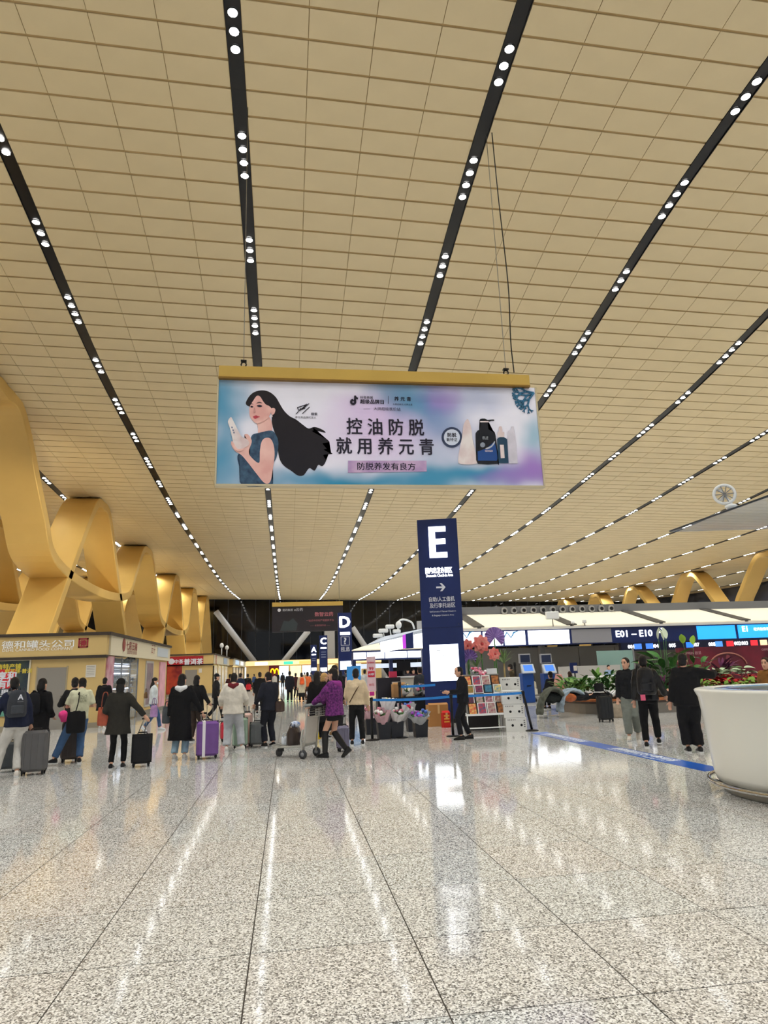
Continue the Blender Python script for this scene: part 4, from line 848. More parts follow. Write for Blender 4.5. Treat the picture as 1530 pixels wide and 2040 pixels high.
panel(918, 960, WHITE_LIT); panel(1003, 1048, WHITE_LIT); panel(1050, 1136, WHITE_LIT); panel(960, 1003, WHITE_LIT); panel(1137, 1220, mat('grey_off_panel', (150, 148, 152), .4), 'unlit_panel')
BL = mat('lit_blue', (40, 150, 235), .5, emit=1.3)
panel(1388, 1468, BL, 'blue_screen'); sc2 = panel(1470, 1560, BL, 'blue_screen'); panel(1562, 1680, BL, 'blue_screen')
for px in (925, 1013):
    x, z = ie(px, 1267); MB().tube([(x-.3, -.06, z-.12), (x-.1, -.06, z+.2), (x+.12, -.06, z-.1), (x+.3, -.06, z+.18), (x+.55, -.06, z+.26)], [.03, .05, .04, .05, .02], n=6).build('swoosh_mark', mat('swoosh_blue', (70, 150, 205), .5), isl)
x, z = ie(1263, 1262); text('lettering', 'E01 – E10', (x, -.02, z), LETTER_LIT, isl, w=(1301-1226)/FPX*IY*1.08, h=.36, bold=.03)
x, z = ie(1318, 1259); MB().prism([(x + u*.55, -.02, z + v*.55) for u, v in ((-.5,-.09),(.16,-.09),(-.1,-.42),(.14,-.42),(.5,0),(.14,.42),(-.1,.42),(.16,.09),(-.5,.09))], (0, .02, 0)).build('arrow', LETTER_LIT, isl)
x, z = ie(1482, 1253); text('lettering', 'E1', (x, -.08, z), LETTER_LIT, isl, h=.3, bold=.03); x, z = ie(1515, 1253); text('lettering', '经济舱值机', (x, -.08, z), LETTER_LIT, isl, w=1.0)
# counter number screens under the board
dk = boxpart('screen_rail', (ie(1236, 1290)[0], -.1, fz0-.46), (xR, .2, fz0), mat('rail_navy', (20, 26, 52), .4), isl)
for i, (px, c) in enumerate(((1255, None), (1269, (60, 110, 200)), (1292, (60, 110, 200)), (1303, None), (1337, None), (1372, (40, 110, 230)), (1384, None), (1416, None), (1430, (70, 130, 210)), (1452, (210, 40, 50)), (1467, None), (1481, None), (1500, (210, 60, 50)), (1519, (240, 190, 150)))):
    x, z = ie(px, 1289 - (px-1255)*.025); z = fz0-.23
    if c: boxpart('number_screen', (x-.22, -.13, z-.15), (x+.22, -.1, z+.15), mat('scr_%d_%d' % (c[0], c[2]), c, .5, emit=1.3), isl)
    else: text('counter_number', '00%d' % (i % 9 + 1), (x, -.12, z), LETTER_LIT, isl, h=.2, bold=.03)
# nozzles along the beam
for i in range(12):
    p = P(1004 + i*19.3, 1219.5 - i*.55, 40); nz = thing('air_nozzle', 'round grey air nozzle on the canopy beam, %s from the E pillar' % ['first', 'second', 'third', 'fourth', 'fifth', 'sixth', 'seventh', 'eighth', 'ninth', 'tenth', 'eleventh', 'twelfth'][i], 'air nozzle', (p.x, 39.95, (bz0_+bz1_)/2 - .02), group='air nozzles on the beam')
    MB().tube([(0, .05, 0), (0, -.06, 0), (0, -.10, 0)], [.22, .22, .17], n=16).build('nozzle_ring', mat('nozzle_grey', (170, 170, 172), .3, metal=.6), nz); MB().tube([(0, -.10, 0), (0, -.12, 0)], [.12, .11], n=14).build('nozzle_throat', BLACK, nz)
# white boxes and cable on the roof lip
for (px, py, w_, h_, nm, lab) in ((1100, 1226, .75, .42, 'wireless_box', 'white rectangular wireless box standing on the canopy lip'), (1164, 1238, .2, .2, 'junction_box', 'small white junction box on the canopy lip, near the wireless box'), (1141, 1240, .16, .14, 'junction_box', 'smaller white junction box next to the wireless box')):
    x, z = ie(px, py, 35.9); o = thing(nm, lab, 'box', (x, 35.9, ftop)); boxpart('casing', (-w_/2, -.1, z-ftop-h_/2), (w_/2, .1, z-ftop+h_/2), WHITE, o, bev=.03); MB().tube([(0, 0, 0), (0, 0, z-ftop-h_/2)], .03, n=6).build('stand', STEEL, o)
# supports and wall below
for px in (1080, 1240, 1420): x, _ = ie(px, 1300, 37.5); tag(boxpart('canopy_post', (x-.15, 37.4, 0), (x+.15, 37.7, bz0_-1.0), mat('post_grey', (120, 118, 116), .4), None), {1080: 'grey canopy post behind the self-service machines', 1240: 'grey canopy post under the E01 lettering', 1420: 'grey canopy post behind the maroon advert wall'}[px], 'post', 'canopy posts')
struct(boxpart('wall_counter', (P(930, 1340, 40).x, 40, 0), (46, 40.3, fz0), mat('wall_grey_panel', (138, 135, 132), .45, vary=.05, vscale=.4), None))
for i in range(14): boxpart('wall_panel', (P(930, 1340, 40).x + i*2.4+.02, 39.95, .05), (P(930, 1340, 40).x + i*2.4+2.36, 40.0, fz0-.1), mat('wall_grey_panel', (138, 135, 132)), bpy.data.objects['wall_counter'])
lw = P(1115, 1333, 33).x; tag(boxpart('low_wall', (lw, 33, 0), (P(1236, 1333, 33).x, 33.2, P(1180, 1326, 33).z), mat('low_wall_pale', (176, 172, 166), .5), None), 'pale low partition wall behind the planter bench', 'partition')
gp = thing('glass_partition', 'pale green frosted glass screen beside the low partition', 'glass screen', (P(1222, 1310, 33.6).x, 33.6, 0)); boxpart('pane', (-.9, 0, .1), (1.1, .04, P(1220, 1296, 33.6).z), mat('frosted_green', (150, 182, 172), .3, alpha=.75), gp); boxpart('frame_post', (1.1, -.03, 0), (1.18, .07, P(1220, 1294, 33.6).z), GREY, gp)
# staffed counters
cn = thing('check_in_counter', 'white check-in counter half hidden behind the planter', 'counter', (P(1225, 1340, 29).x, 29, 0)); boxpart('counter_body', (-1.1, 0, 0), (1.1, .7, 1.0), mat('counter_white', (206, 204, 200), .4), cn, bev=.02); boxpart('counter_top', (-1.15, -.05, 1.0), (1.15, .75, 1.05), WHITE, cn)
# maroon advert wall
aw = thing('advert_wall', 'maroon advertising wall with gold arc and pale lettering behind the plants', 'advert', (0, 31.0, 0))
a, z1 = P(1352, 1293, 31).x, P(1440, 1288, 31).z; MAR = mat('maroon_print', (112, 22, 40), .3, vary=.4, vscale=.8, rgb2=(70, 14, 30))
boxpart('advert_board', (a, 0, 0), (26, .3, z1), MAR, aw)
p = P(1379, 1301, 31); text('lettering', 'OPPEIN 欧派', (p.x, -.01, p.z), mat('rose_letter', (196, 150, 156), .5), aw, w=.95); p = P(1526, 1294, 31); text('lettering', 'OPPEIN', (p.x, -.01, p.z), mat('rose_letter', (196, 150, 156)), aw, w=.5)
p = P(1450, 1318, 31); MB().tube([(p.x + 1.0*math.cos(t), -.03, p.z - .2 + .62*math.sin(t)) for t in np.linspace(.1, 3.0, 20)], .035, n=6).build('print_arc', mat('rose_gold', (170, 110, 96), .4), aw)
MB().add([(p.x-.25, -.01, p.z-.6), (p.x+.3, -.01, p.z-.6), (p.x+.2, -.01, p.z+.0), (p.x+.12, -.01, p.z+.32), (p.x-.02, -.01, p.z+.34), (p.x-.12, -.01, p.z+.05)], [(0,1,2,3,4,5)]).build('print_figure', mat('rose_print', (140, 62, 72), .4, vary=.3, vscale=3), aw)
# self-service machines
def machine(px, lab):
    p = P(px, 1400, 28.5); o = thing('self_service_machine', lab, 'kiosk machine', (p.x, 28.5, 0), .08, 'self-service check-in machines'); zz = lambda v: P(px, v, 28.5).z
    MGREY = mat('machine_grey', (150, 150, 154), .4); MBLUE = mat('machine_blue', (30, 70, 140), .4)
    boxpart('base_plate', (-.32, -.05, 0), (.32, .5, .06), MGREY, o); boxpart('cabinet', (-.26, .02, .06), (.26, .42, zz(1341)), MBLUE, o, bev=.02); boxpart('mast', (-.14, .3, .06), (.14, .42, zz(1301)-.05), MGREY, o)
    hd = boxpart('header_screen', (-.27, .2, zz(1321)), (.27, .32, zz(1302)), MGREY, o, bev=.02); boxpart('header_glass', (-.22, .19, zz(1319)), (.22, .2, zz(1304.5)), mat('screen_dark', (36, 44, 70), .15), hd)
    M = Matrix.Translation((0, -.02, (zz(1341)+zz(1323))/2)) @ Matrix.Rotation(-.45, 4, 'X'); h2 = .21
    pn = MB().box((-.3, -.03, -h2), (.3, .05, h2), M=M, bev=.02).build('touch_panel', mat('panel_silver', (196, 204, 214), .3), o); MB().box((-.21, -.036, -h2+.09), (.21, -.03, h2-.05), M=M).build('touch_screen', mat('screen_blue_lit', (70, 120, 205), .2, emit=.8), pn)
    boxpart('slot', (-.1, 0, .75), (.1, .02, .79), BLACK, o)
machine(1057, 'self-service check-in machine nearest the E pillar'); machine(1100, 'self-service check-in machine behind the bench sitters')
# sign stand
p = P(1151, 1400, 27.0); st = thing('sign_stand', 'slim navy notice stand behind the seated travellers', 'sign stand', (p.x, 27.0, 0)); MB().tube([(0, 0, 0), (0, 0, 1.4)], .03, n=8).build('pole', BLACK, st); MB().lathe([(.2, 0), (.2, .03)], n=16).build('base', BLACK, st); boxpart('sign_board', (-.2, -.03, 1.25), (.12, .0, P(1150, 1320, 27).z), NAVY, st); boxpart('notice_sheet', (-.05, -.035, 1.35), (.1, -.03, P(1150, 1326, 27).z), mat('paper_white', (214, 208, 196)), st)
# ------------------------------------------------------------------ island D behind the flower stall
JY = 44.0
jd = thing('check_in_canopy', 'farther check-in canopy with lit panels and purple sign box, left of the E pillar', 'canopy', (0, JY, 0))
def je(px, py): p = P(px, py, JY); return (p.x, p.z)
(a, z1), (b_, z0) = je(703, 1299), je(852, 1311)
z1 = je(780, 1298)[1]; z0 = je(780, 1311)[1]
boxpart('fascia_board', (a, 0, z0-.1), (b_, .3, z1+.1), NAVY, jd)
for p0, p1 in ((704, 729), (731, 765), (767, 810), (812, 846)): boxpart('lit_panel', (je(p0, 1300)[0], -.05, z0), (je(p1, 1300)[0], 0, z1), WHITE_LIT, jd)
boxpart('second_rail', (a, 1.0, je(780, 1330)[1]), (b_, 1.3, je(780, 1321)[1]), mat('rail_pale_lit', (214, 226, 240), .5, emit=.9), jd)
MB().add([(je(700, 1297)[0], -.2, z1+.1), (b_, -.2, z1+.1), (b_, 4, je(850, 1270)[1]), (je(752, 1278)[0], 4, je(752, 1280)[1]), (je(700, 1297)[0], -.2, z1+.16), (b_, -.2, z1+.16), (b_, 4, je(850, 1270)[1]+.08), (je(752, 1278)[0], 4, je(752, 1280)[1]+.08)], [(0,1,2,3),(4,7,6,5),(0,4,5,1),(1,5,6,2),(2,6,7,3),(3,7,4,0)]).build('cream_roof_panel', CREAM, jd)
for px in (706, 780, 850): x, _ = je(px, 1300); boxpart('canopy_post', (x-.12, .35, 0), (x+.12, .6, z1), NAVY, jd)
KYY = 34.0
sb = thing('sign_box', 'angled lit sign box with purple stripe jutting out left of the E pillar', 'sign box', (0, KYY, 0))
(a, t1), (b_, t0) = (P(759, 1272, KYY).x, P(785, 1268, KYY).z), (P(812, 1262, KYY).x, P(785, 1297, KYY).z)
def quadbox(nm, x0, x1, zt0, zt1, zb0, zb1, y0, y1, m, par): return MB().add([(x0,y0,zb0),(x1,y1,zb1),(x1,y1,zt1),(x0,y0,zt0),(x0,y0+.4,zb0),(x1,y1+.4,zb1),(x1,y1+.4,zt1),(x0,y0+.4,zt0)], [(0,1,2,3),(4,7,6,5),(0,4,5,1),(1,5,6,2),(2,6,7,3),(3,7,4,0)]).build(nm, m, par)
zz = lambda x_, v: P(x_, v, KYY).z
quadbox('lit_face', P(760, 1280, KYY).x, P(798, 1280, KYY).x, zz(760, 1279), zz(798, 1267), zz(760, 1300), zz(798, 1293), 0, -.6, WHITE_LIT, sb)
quadbox('purple_stripe', P(798, 1280, KYY).x, P(804, 1280, KYY).x, zz(798, 1267), zz(804, 1265), zz(798, 1293), zz(804, 1292), -.6, -.7, mat('stripe_purple', (176, 60, 196), .5, emit=.8), sb)
quadbox('navy_end', P(804, 1280, KYY).x, P(818, 1280, KYY).x, zz(804, 1265), zz(818, 1261), zz(804, 1293), zz(818, 1292), -.7, -.8, NAVY, sb)
quadbox('lit_face', P(818, 1280, KYY).x, P(846, 1280, KYY).x, zz(818, 1263), zz(846, 1262), zz(818, 1291), zz(846, 1291), -.8, -.8, WHITE_LIT, sb)
quadbox('navy_end', P(846, 1280, KYY).x, P(858, 1280, KYY).x, zz(846, 1260), zz(858, 1260), zz(846, 1293), zz(858, 1293), -.8, -.8, NAVY, sb)
MB().add([(P(735, 1284, KYY).x, 0, zz(735, 1284)), (P(858, 1256, KYY).x, -1.2, zz(858, 1258)), (P(858, 1250, KYY).x, -1.2, zz(858, 1250)), (P(765, 1268, KYY).x, 0, zz(765, 1268)), (P(735, 1284, KYY).x, 2, zz(735, 1284)), (P(858, 1256, KYY).x, 2, zz(858, 1258)), (P(858, 1250, KYY).x, 2, zz(858, 1250)), (P(765, 1268, KYY).x, 2, zz(765, 1268))], [(0,1,2,3),(4,7,6,5),(0,4,5,1),(1,5,6,2),(2,6,7,3),(3,7,4,0)]).build('white_roof', mat('roof_pale', (196, 204, 218), .4), sb)
boxpart('post', (P(846, 1300, KYY).x-.1, .2, 0), (P(846, 1300, KYY).x+.1, .5, zz(846, 1293)), NAVY, sb)
cc = P(790, 1256, KYY); zr = zz(800, 1270)
cl = thing('camera_cluster', 'cluster of white surveillance cameras and bent pipes above the sign box', 'camera', (cc.x, KYY+.6, zr))
MB().tube(smooth_open([(.2, 0, 0), (.2, 0, .75), (.45, 0, .95), (.9, 0, .8), (1.05, 0, .45)], 5), .05, n=8).build('bent_pipe', WHITE, cl)
for i, (x_, z_, l) in enumerate(((-.9, .05, .5), (-.6, .3, .5), (-.25, .5, .45), (.1, .25, .4))): MB().box((x_-l/2, -.12, z_), (x_+l/2, .12, z_+.2), bev=.04).tube([(x_, 0, z_), (x_+.1, 0, -.3)], .03, n=6).build('camera_body', WHITE, cl)
boxpart('wireless_box', (1.2, -.1, .35), (1.75, .1, .85), mat('box_grey', (176, 174, 170), .5), cl); MB().tube([(1.4, 0, .35), (1.4, 0, -.3)], .04, n=6).build('post', STEEL, cl); MB().ball((.22, 0, .68), (.16, .16, .2)).build('dome_lens', WHITE, cl)
# ------------------------------------------------------------------ planter bench
def stadium(x0, x1, y0, y1, r, n=10):
    out = []
    for cx, cy, a0 in ((x1-r, y0+r, -math.pi/2), (x1-r, y1-r, 0), (x0+r, y1-r, math.pi/2), (x0+r, y0+r, math.pi)):
        for i in range(n+1): t = a0 + math.pi/2*i/n; out.append((cx + r*math.cos(t), cy + r*math.sin(t)))
    return out
bf = G(1180, 1427).y; bxl = G(1085, 1412).x - .15
bench = thing('planter_bench', 'long rounded planter bench with brown wooden seat and steel base', 'bench', (0, 0, 0))
X0, X1, Y0, Y1 = bxl, 24.0, bf, bf + 4.6
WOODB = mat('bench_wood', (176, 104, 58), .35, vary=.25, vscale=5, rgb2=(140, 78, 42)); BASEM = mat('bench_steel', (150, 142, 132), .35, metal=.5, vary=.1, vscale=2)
def ring_seg(o1, o2, i, z0, z1, shrink=.0):
    a, b_, c, d = o1[i], o1[(i+1) % len(o1)], o2[(i+1) % len(o2)], o2[i]
    return [(a[0], a[1], z0), (b_[0], b_[1], z0), (c[0], c[1], z0), (d[0], d[1], z0), (a[0], a[1], z1), (b_[0], b_[1], z1), (c[0], c[1], z1), (d[0], d[1], z1)]
def path_pts(x0, x1, y0, y1, r, stepl=1.0):
    base = stadium(x0, x1, y0, y1, r, 8); out = []
    for i in range(len(base)):
        a, b_ = base[i], base[(i+1) % len(base)]; L_ = math.hypot(b_[0]-a[0], b_[1]-a[1]); m_ = max(1, round(L_/stepl))
        for j in range(m_): out.append((a[0] + (b_[0]-a[0])*j/m_, a[1] + (b_[1]-a[1])*j/m_))
    return out
out_ = path_pts(X0, X1, Y0, Y1, 1.7); n_ = len(out_)
cen = lambda p, d: (p[0] + d*np.sign((X0+X1)/2 - p[0])*min(1, abs((X0+X1)/2 - p[0])/6), p[1] + d*np.sign((Y0+Y1)/2 - p[1])*min(1, abs((Y0+Y1)/2 - p[1])/1.2))
def inset(d):
    res = []
    for i in range(n_):
        a, b_ = out_[i-1], out_[(i+1) % n_]; t = np.array([b_[0]-a[0], b_[1]-a[1]]); t = t/np.linalg.norm(t); res.append((out_[i][0] - t[1]*d, out_[i][1] + t[0]*d))
    return res
in1, in2, in3 = inset(.62), inset(.16), inset(.66)
F6 = [(3,2,1,0),(4,5,6,7),(0,1,5,4),(1,2,6,5),(2,3,7,6),(3,0,4,7)]
for i in range(n_):
    MB().add(ring_seg(out_, in1, i, .40, .46), F6).build('seat_plank', WOODB, bench); MB().add(ring_seg(in2, in3, i, .0, .39), F6).build('base_panel', BASEM, bench)
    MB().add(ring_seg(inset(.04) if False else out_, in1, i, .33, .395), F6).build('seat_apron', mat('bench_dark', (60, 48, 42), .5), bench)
soil = MB().prism([(x, y, .35) for x, y in in3], (0, 0, .18)).build('soil_bed', mat('soil', (52, 40, 32), .9, vary=.3, vscale=10), bench)
# ------------------------------------------------------------------ plants in the bed
LEAFS = {}
def leafmesh(name, l, w_, m, bend=.35, fold=.12):
    if name in LEAFS: return LEAFS[name]
    vs = []; fs = []; n = 6
    for i in range(n+1):
        t = i/n; ww = w_*math.sin(math.pi*min(1, t*.92+.06))**.8; z = -bend*l*t*t
        vs += [(-ww/2, l*t, z + fold*ww), (0, l*t, z), (ww/2, l*t, z + fold*ww)]
    for i in range(n):
        a = i*3; fs += [(a, a+1, a+4, a+3), (a+1, a+2, a+5, a+4)]
    me = MB().add(vs, fs, True).mesh(name); me.materials.append(m); LEAFS[name] = me; return me
GR1 = mat('leaf_green', (78, 128, 66), .45, vary=.3, vscale=6, rgb2=(48, 90, 46)); GR2 = mat('leaf_light_green', (120, 156, 66), .5, vary=.3, vscale=6); GR3 = mat('leaf_pale', (176, 196, 160), .5, vary=.2, vscale=6)
RED = mat('leaf_red', (170, 26, 40), .5, vary=.3, vscale=8); PUR = mat('leaf_purple', (104, 44, 84), .5, vary=.4, vscale=6, rgb2=(60, 26, 54)); WHT = mat('spathe_white', (206, 214, 190), .5)
def plant(name, label, pos, n, l, w_, m, h0, h1, spread, elev=(.2, 1.2), stems=True, seed=1, group=None, extra=None):
    """leaves are separate parts on stalks rising from one root"""
    rnd = random.Random(seed); o = thing(name, label, 'plant', pos, group=group); me = leafmesh('leaf_%s_%d' % (m.name, int(l*100)), l, w_, m); st = MB()
    for i in range(n):
        a = rnd.uniform(0, 2*math.pi); r = spread*math.sqrt(rnd.random()); hgt = rnd.uniform(h0, h1)*(1 - .25*(r/spread)**2); e = rnd.uniform(*elev)
        p = Vector((r*math.cos(a), r*math.sin(a), hgt)); lf = put('leaf', me, o); lf.location = p; lf.rotation_euler = (e, rnd.uniform(-.4, .4), a - math.pi/2 + rnd.uniform(-.7, .7)); s = rnd.uniform(.75, 1.15); lf.scale = (s, s, s)
        if stems: st.tube([(p.x*.25, p.y*.25, 0), (p.x*.6, p.y*.6, hgt*.55), p], .008, n=4, caps=False)
    if stems: st.build('stalks', GR1, o, fix=False)['kind'] = 'stuff'
    if extra:
        m2, cnt, l2, w2, hh = extra; me2 = leafmesh('spathe_%s_%d' % (m2.name, int(l2*100)), l2, w2, m2, bend=-.1, fold=.25)
        for i in range(cnt):
            a = rnd.uniform(0, 6.28); p = Vector((.35*spread*math.cos(a), .35*spread*math.sin(a), hh*rnd.uniform(.85, 1.05))); f = put('flower_spathe', me2, o); f.location = p; f.rotation_euler = (rnd.uniform(.9, 1.3), 0, a); MB().tube([(0, 0, 0), p*.5 + Vector((0, 0, .1)), p], .009, n=5).build('flower_stalk', GR1, o)
    return o
def bed(px, Y): p = P(px, 1380, Y); return (p.x, Y, .53)
plant('peace_lily', 'tall broad-leaved peace lily with white spathes behind the two walking men', bed(1330, 22.4), 46, .55, .22, GR1, .35, 1.45, .62, seed=2, extra=(WHT, 3, .42, .22, 1.8))
plant('peace_lily', 'second peace lily leaning toward the maroon advert wall', bed(1385, 23.4), 30, .5, .2, GR1, .3, 1.25, .55, seed=8, extra=(mat('spathe_lime', (150, 190, 70), .5), 2, .35, .25, 1.7))
for i, (px, Y, lab) in enumerate(((1135, 22.3, 'small bushy green plant behind the denim jacket'), (1165, 22.6, 'small bushy green plant behind the sleeping traveller'), (1195, 22.9, 'taller bushy green plant beside the black suitcase'), (1222, 22.6, 'bushy green plant beside the walking men'))): plant('bedding_plant', lab, bed(px, Y), 70, .28, .12, GR1 if i % 2 else mat('leaf_mid', (110, 150, 76), .5, vary=.3, vscale=6), .15, .62 + .16*(i >= 2), .5, seed=20+i, stems=False, group='bushy bedding plants')
plant('cordyline', 'spiky purple-leaved plant rising over the red flowers', bed(1443, 24.0), 40, .6, .1, PUR, .5, .95, .3, elev=(.5, 1.35), seed=31); plant('cordyline', 'smaller purple-leaved plant beside the peace lily', bed(1322, 21.7), 18, .4, .09, PUR, .3, .7, .22, elev=(.4, 1.2), seed=32)
for i, px in enumerate((1410, 1438, 1466, 1492)): plant('poinsettia', 'red poinsettia %s along the bed by the maroon wall' % ['first', 'second', 'third', 'fourth'][i], bed(px, 22.4), 26, .3, .15, RED, .25, .55, .42, elev=(-.1, .5), seed=40+i, stems=False, group='red poinsettias')
for i, px in enumerate((1425, 1455, 1485)): plant('variegated_plant', 'pale-leaved plant %s above the red poinsettias' % ['first', 'second', 'third'][i], bed(px, 23.2), 18, .34, .2, GR3, .6, .82, .4, elev=(.0, .5), seed=50+i, stems=False, group='pale-leaved plants')
for i, px in enumerate((1402, 1440, 1475, 1505)): plant('lime_plant', 'lime green bedding plant %s in front of the poinsettias' % ['first', 'second', 'third', 'fourth'][i], bed(px, 21.6), 24, .24, .13, GR2, .1, .42, .36, seed=60+i, stems=False, group='lime bedding plants')
# ------------------------------------------------------------------ white round information desk with steel rail and glass canopy
dc = (6.78, 7.85)
desk = thing('information_desk', 'big white flared round information desk with a steel foot rail', 'desk', (dc[0], dc[1], 0))
DESKW = mat('desk_white', (222, 220, 210), .22, coat=.3)
MB().lathe([(1.40, .14), (1.425, .22), (1.45, .5), (1.473, .88), (1.50, 1.16), (1.535, 1.235), (1.54, 1.255), (1.52, 1.27), (1.30, 1.27), (1.28, 1.22), (1.25, .2)], n=96).build('desk_shell', DESKW, desk)
MB().lathe([(1.02, 1.262), (1.285, 1.262), (1.285, 1.268), (1.02, 1.268), (1.02, 1.262)], n=72, caps=False).build('glass_top', mat('desk_glass_blue', (120, 160, 196), .05), desk)
MB().lathe([(1.33, 0), (1.34, .02), (1.34, .15), (1.2, .15)], n=96).build('kick_plate', STEEL, desk)
MB().tube([(1.50*math.cos(t), 1.50*math.sin(t), .13) for t in np.linspace(0, 2*math.pi, 97)], .026, n=10, caps=False).build('foot_rail', CHROME, desk)
for i in range(16): t = i*2*math.pi/16 + .3; MB().tube([(1.34*math.cos(t), 1.34*math.sin(t), .10), (1.50*math.cos(t), 1.50*math.sin(t), .13)], .014, n=6).build('rail_bracket', CHROME, desk)
cz = 3.3; cg = [G(1335, 1060, cz), G(1530, 985, cz), G(1700, 930, cz), G(1900, 1040, cz), G(1530, 1054, cz)]
cp = thing('glass_canopy', 'thin bluish glass canopy plate above the information desk', 'canopy', (0, 0, 0)); MB().prism([cg[0], cg[4], cg[3], cg[2]], (0, 0, .025)).build('glass_plate', mat('canopy_glass', (150, 172, 196), .06, alpha=.35), cp)
MB().tube([cg[0] + Vector((0, 0, .012)), cg[2] + Vector((0, 0, .012))], .012, n=6).build('edge_trim', mat('trim_dark_steel', (70, 76, 84), .3, metal=.7), cp)
pp = (G(1900, 1040, cz) + G(1700, 930, cz))/2; MB().tube([(pp.x, pp.y, 0), (pp.x, pp.y, cz)], .05, n=10).build('canopy_post', STEEL, cp)
sp = G(1446, 1003, cz + .1); fan = thing('clip_fan', 'small round white fan standing on the glass canopy edge', 'fan', (sp.x, sp.y, cz+.03), -.5)
MB().tube([(.11*math.cos(t), 0, .18 + .11*math.sin(t)) for t in np.linspace(0, 2*math.pi, 25)], .018, n=6, caps=False).build('fan_ring', WHITE, fan)
for i in range(10): t = i*math.pi/5; MB().tube([(0, -.01, .18), (.1*math.cos(t), -.01, .18 + .1*math.sin(t))], .005, n=5).build('grille_wire', GREY, fan)
for i in range(3): t = i*2.094; MB().loft([((.02*math.cos(t), .015, .18+.02*math.sin(t)), .012, .01), ((.08*math.cos(t), .015, .18+.08*math.sin(t)), .03, .004)], 8).build('fan_blade', WHITE, fan)
MB().tube([(0, 0, .0), (.06, 0, .05), (0, .02, .18)], .016, n=6).build('fan_stem', WHITE, fan); MB().ball((.05, 0, .03), (.07, .05, .03)).build('fan_base', WHITE, fan)
# ------------------------------------------------------------------ blue floor sticker
A, B_, C_, D_ = G(1072, 1453), G(1430, 1528), G(1426, 1543), G(1072, 1466)
dirv = (B_ - A).normalized(); nv = Vector((-dirv.y, dirv.x, 0)); wd_ = .42; ctr0 = (A + D_)/2; ctr1 = (B_ + C_)/2
strp = thing('floor_stripe', 'blue floor sticker stripe with white lettering leading to the desk', 'floor marking', ((ctr0+ctr1)/2).to_tuple(), math.atan2((ctr1-ctr0).y, (ctr1-ctr0).x)); hl_ = (ctr1-ctr0).length/2
boxpart('blue_strip', (-hl_, -wd_/2, .0), (hl_, wd_/2, .003), mat('sticker_blue', (38, 92, 176), .3, vary=.15, vscale=.7, rgb2=(30, 72, 150)), strp)
for sx in (-.58*hl_, .38*hl_):
    text('lettering', '自助值机及行李托运', (sx, .06, .004), mat('sticker_white', (244, 246, 250), .5), strp, w=2.0, h=.22, rot=(0, 0, 0), bold=.02, ext=.001); text('lettering', 'Self-Service Check-in & Baggage Drop', (sx, -.13, .004), mat('sticker_white', (244, 246, 250)), strp, w=2.0, h=.08, rot=(0, 0, 0), bold=.01, ext=.001)
# ------------------------------------------------------------------ belt barriers
BELT = mat('belt_blue', (44, 128, 206), .6, vary=.12, vscale=6)
def stanchion(px, py, lab, tilt=(0, 0), h=1.0):
    p = G(px, py); o = thing('belt_post', lab, 'barrier post', p, group='belt barrier posts'); MB().lathe([(.17, 0), (.17, .012), (.12, .03), (.03, .04)], n=24).build('base', BLACK, o)
    t = Vector((tilt[0], tilt[1], h)); MB().tube([(0, 0, .03), t], .033, n=12).build('post', BLACK, o); MB().tube([t*.93, t], .042, n=12).build('belt_head', BLACK, o); return o, p + t*.95
def belt(o, a, b_, sag=.02):
    a, b_ = a - o.location, b_ - o.location; pts = [a.lerp(b_, t) - Vector((0, 0, sag*4*t*(1-t))) for t in np.linspace(0, 1, 9)]; vs = []; fs = []
    n = (b_-a).cross(Vector((0, 0, 1))).normalized()*.002
    for p in pts: vs += [p - n + Vector((0, 0, -.03)), p - n + Vector((0, 0, .03)), p + n + Vector((0, 0, .03)), p + n + Vector((0, 0, -.03))]
    for i in range(8):
        for k in range(4): fs.append((i*4+k, i*4+(k+1) % 4, i*4+4+(k+1) % 4, i*4+4+k))
    q = MB().add(vs, fs).build('belt', BELT, o)
    for t in (.25, .5, .75):
        c = a.lerp(b_, t) - Vector((0, 0, sag*4*t*(1-t))); u = (b_-a).normalized()*.05; MB().add([c - n*1.6 - u - Vector((0, 0, .012)), c - n*1.6 + u - Vector((0, 0, .012)), c - n*1.6 + u + Vector((0, 0, .012)), c - n*1.6 - u + Vector((0, 0, .012))], [(0, 1, 2, 3)]).build('belt_print', LETTER, q)
s0, h0 = stanchion(742, 1475, 'black belt post beside the traveller in the beige jacket'); s1, h1 = stanchion(903, 1467, 'black belt post just behind the uniformed guard'); s2, h2 = stanchion(1060, 1456, 'leaning black belt post by the blue floor stripe', tilt=(-.17, 0)); s3, h3 = stanchion(800, 1470, 'black belt post among the flower buckets', h=1.35)
belt(s0, h0, h1, .03); belt(s1, h1, h2, .01)
s4, h4 = stanchion(1034, 1432, 'tall thin black post behind the white cartons', h=1.75)
e5 = P(857, 1362, 18.6); belt(s3, h3 - Vector((0, 0, .05)), Vector((P(850, 1366, 18.6).x, h3.y+.4, h3.z-.05)), .01)
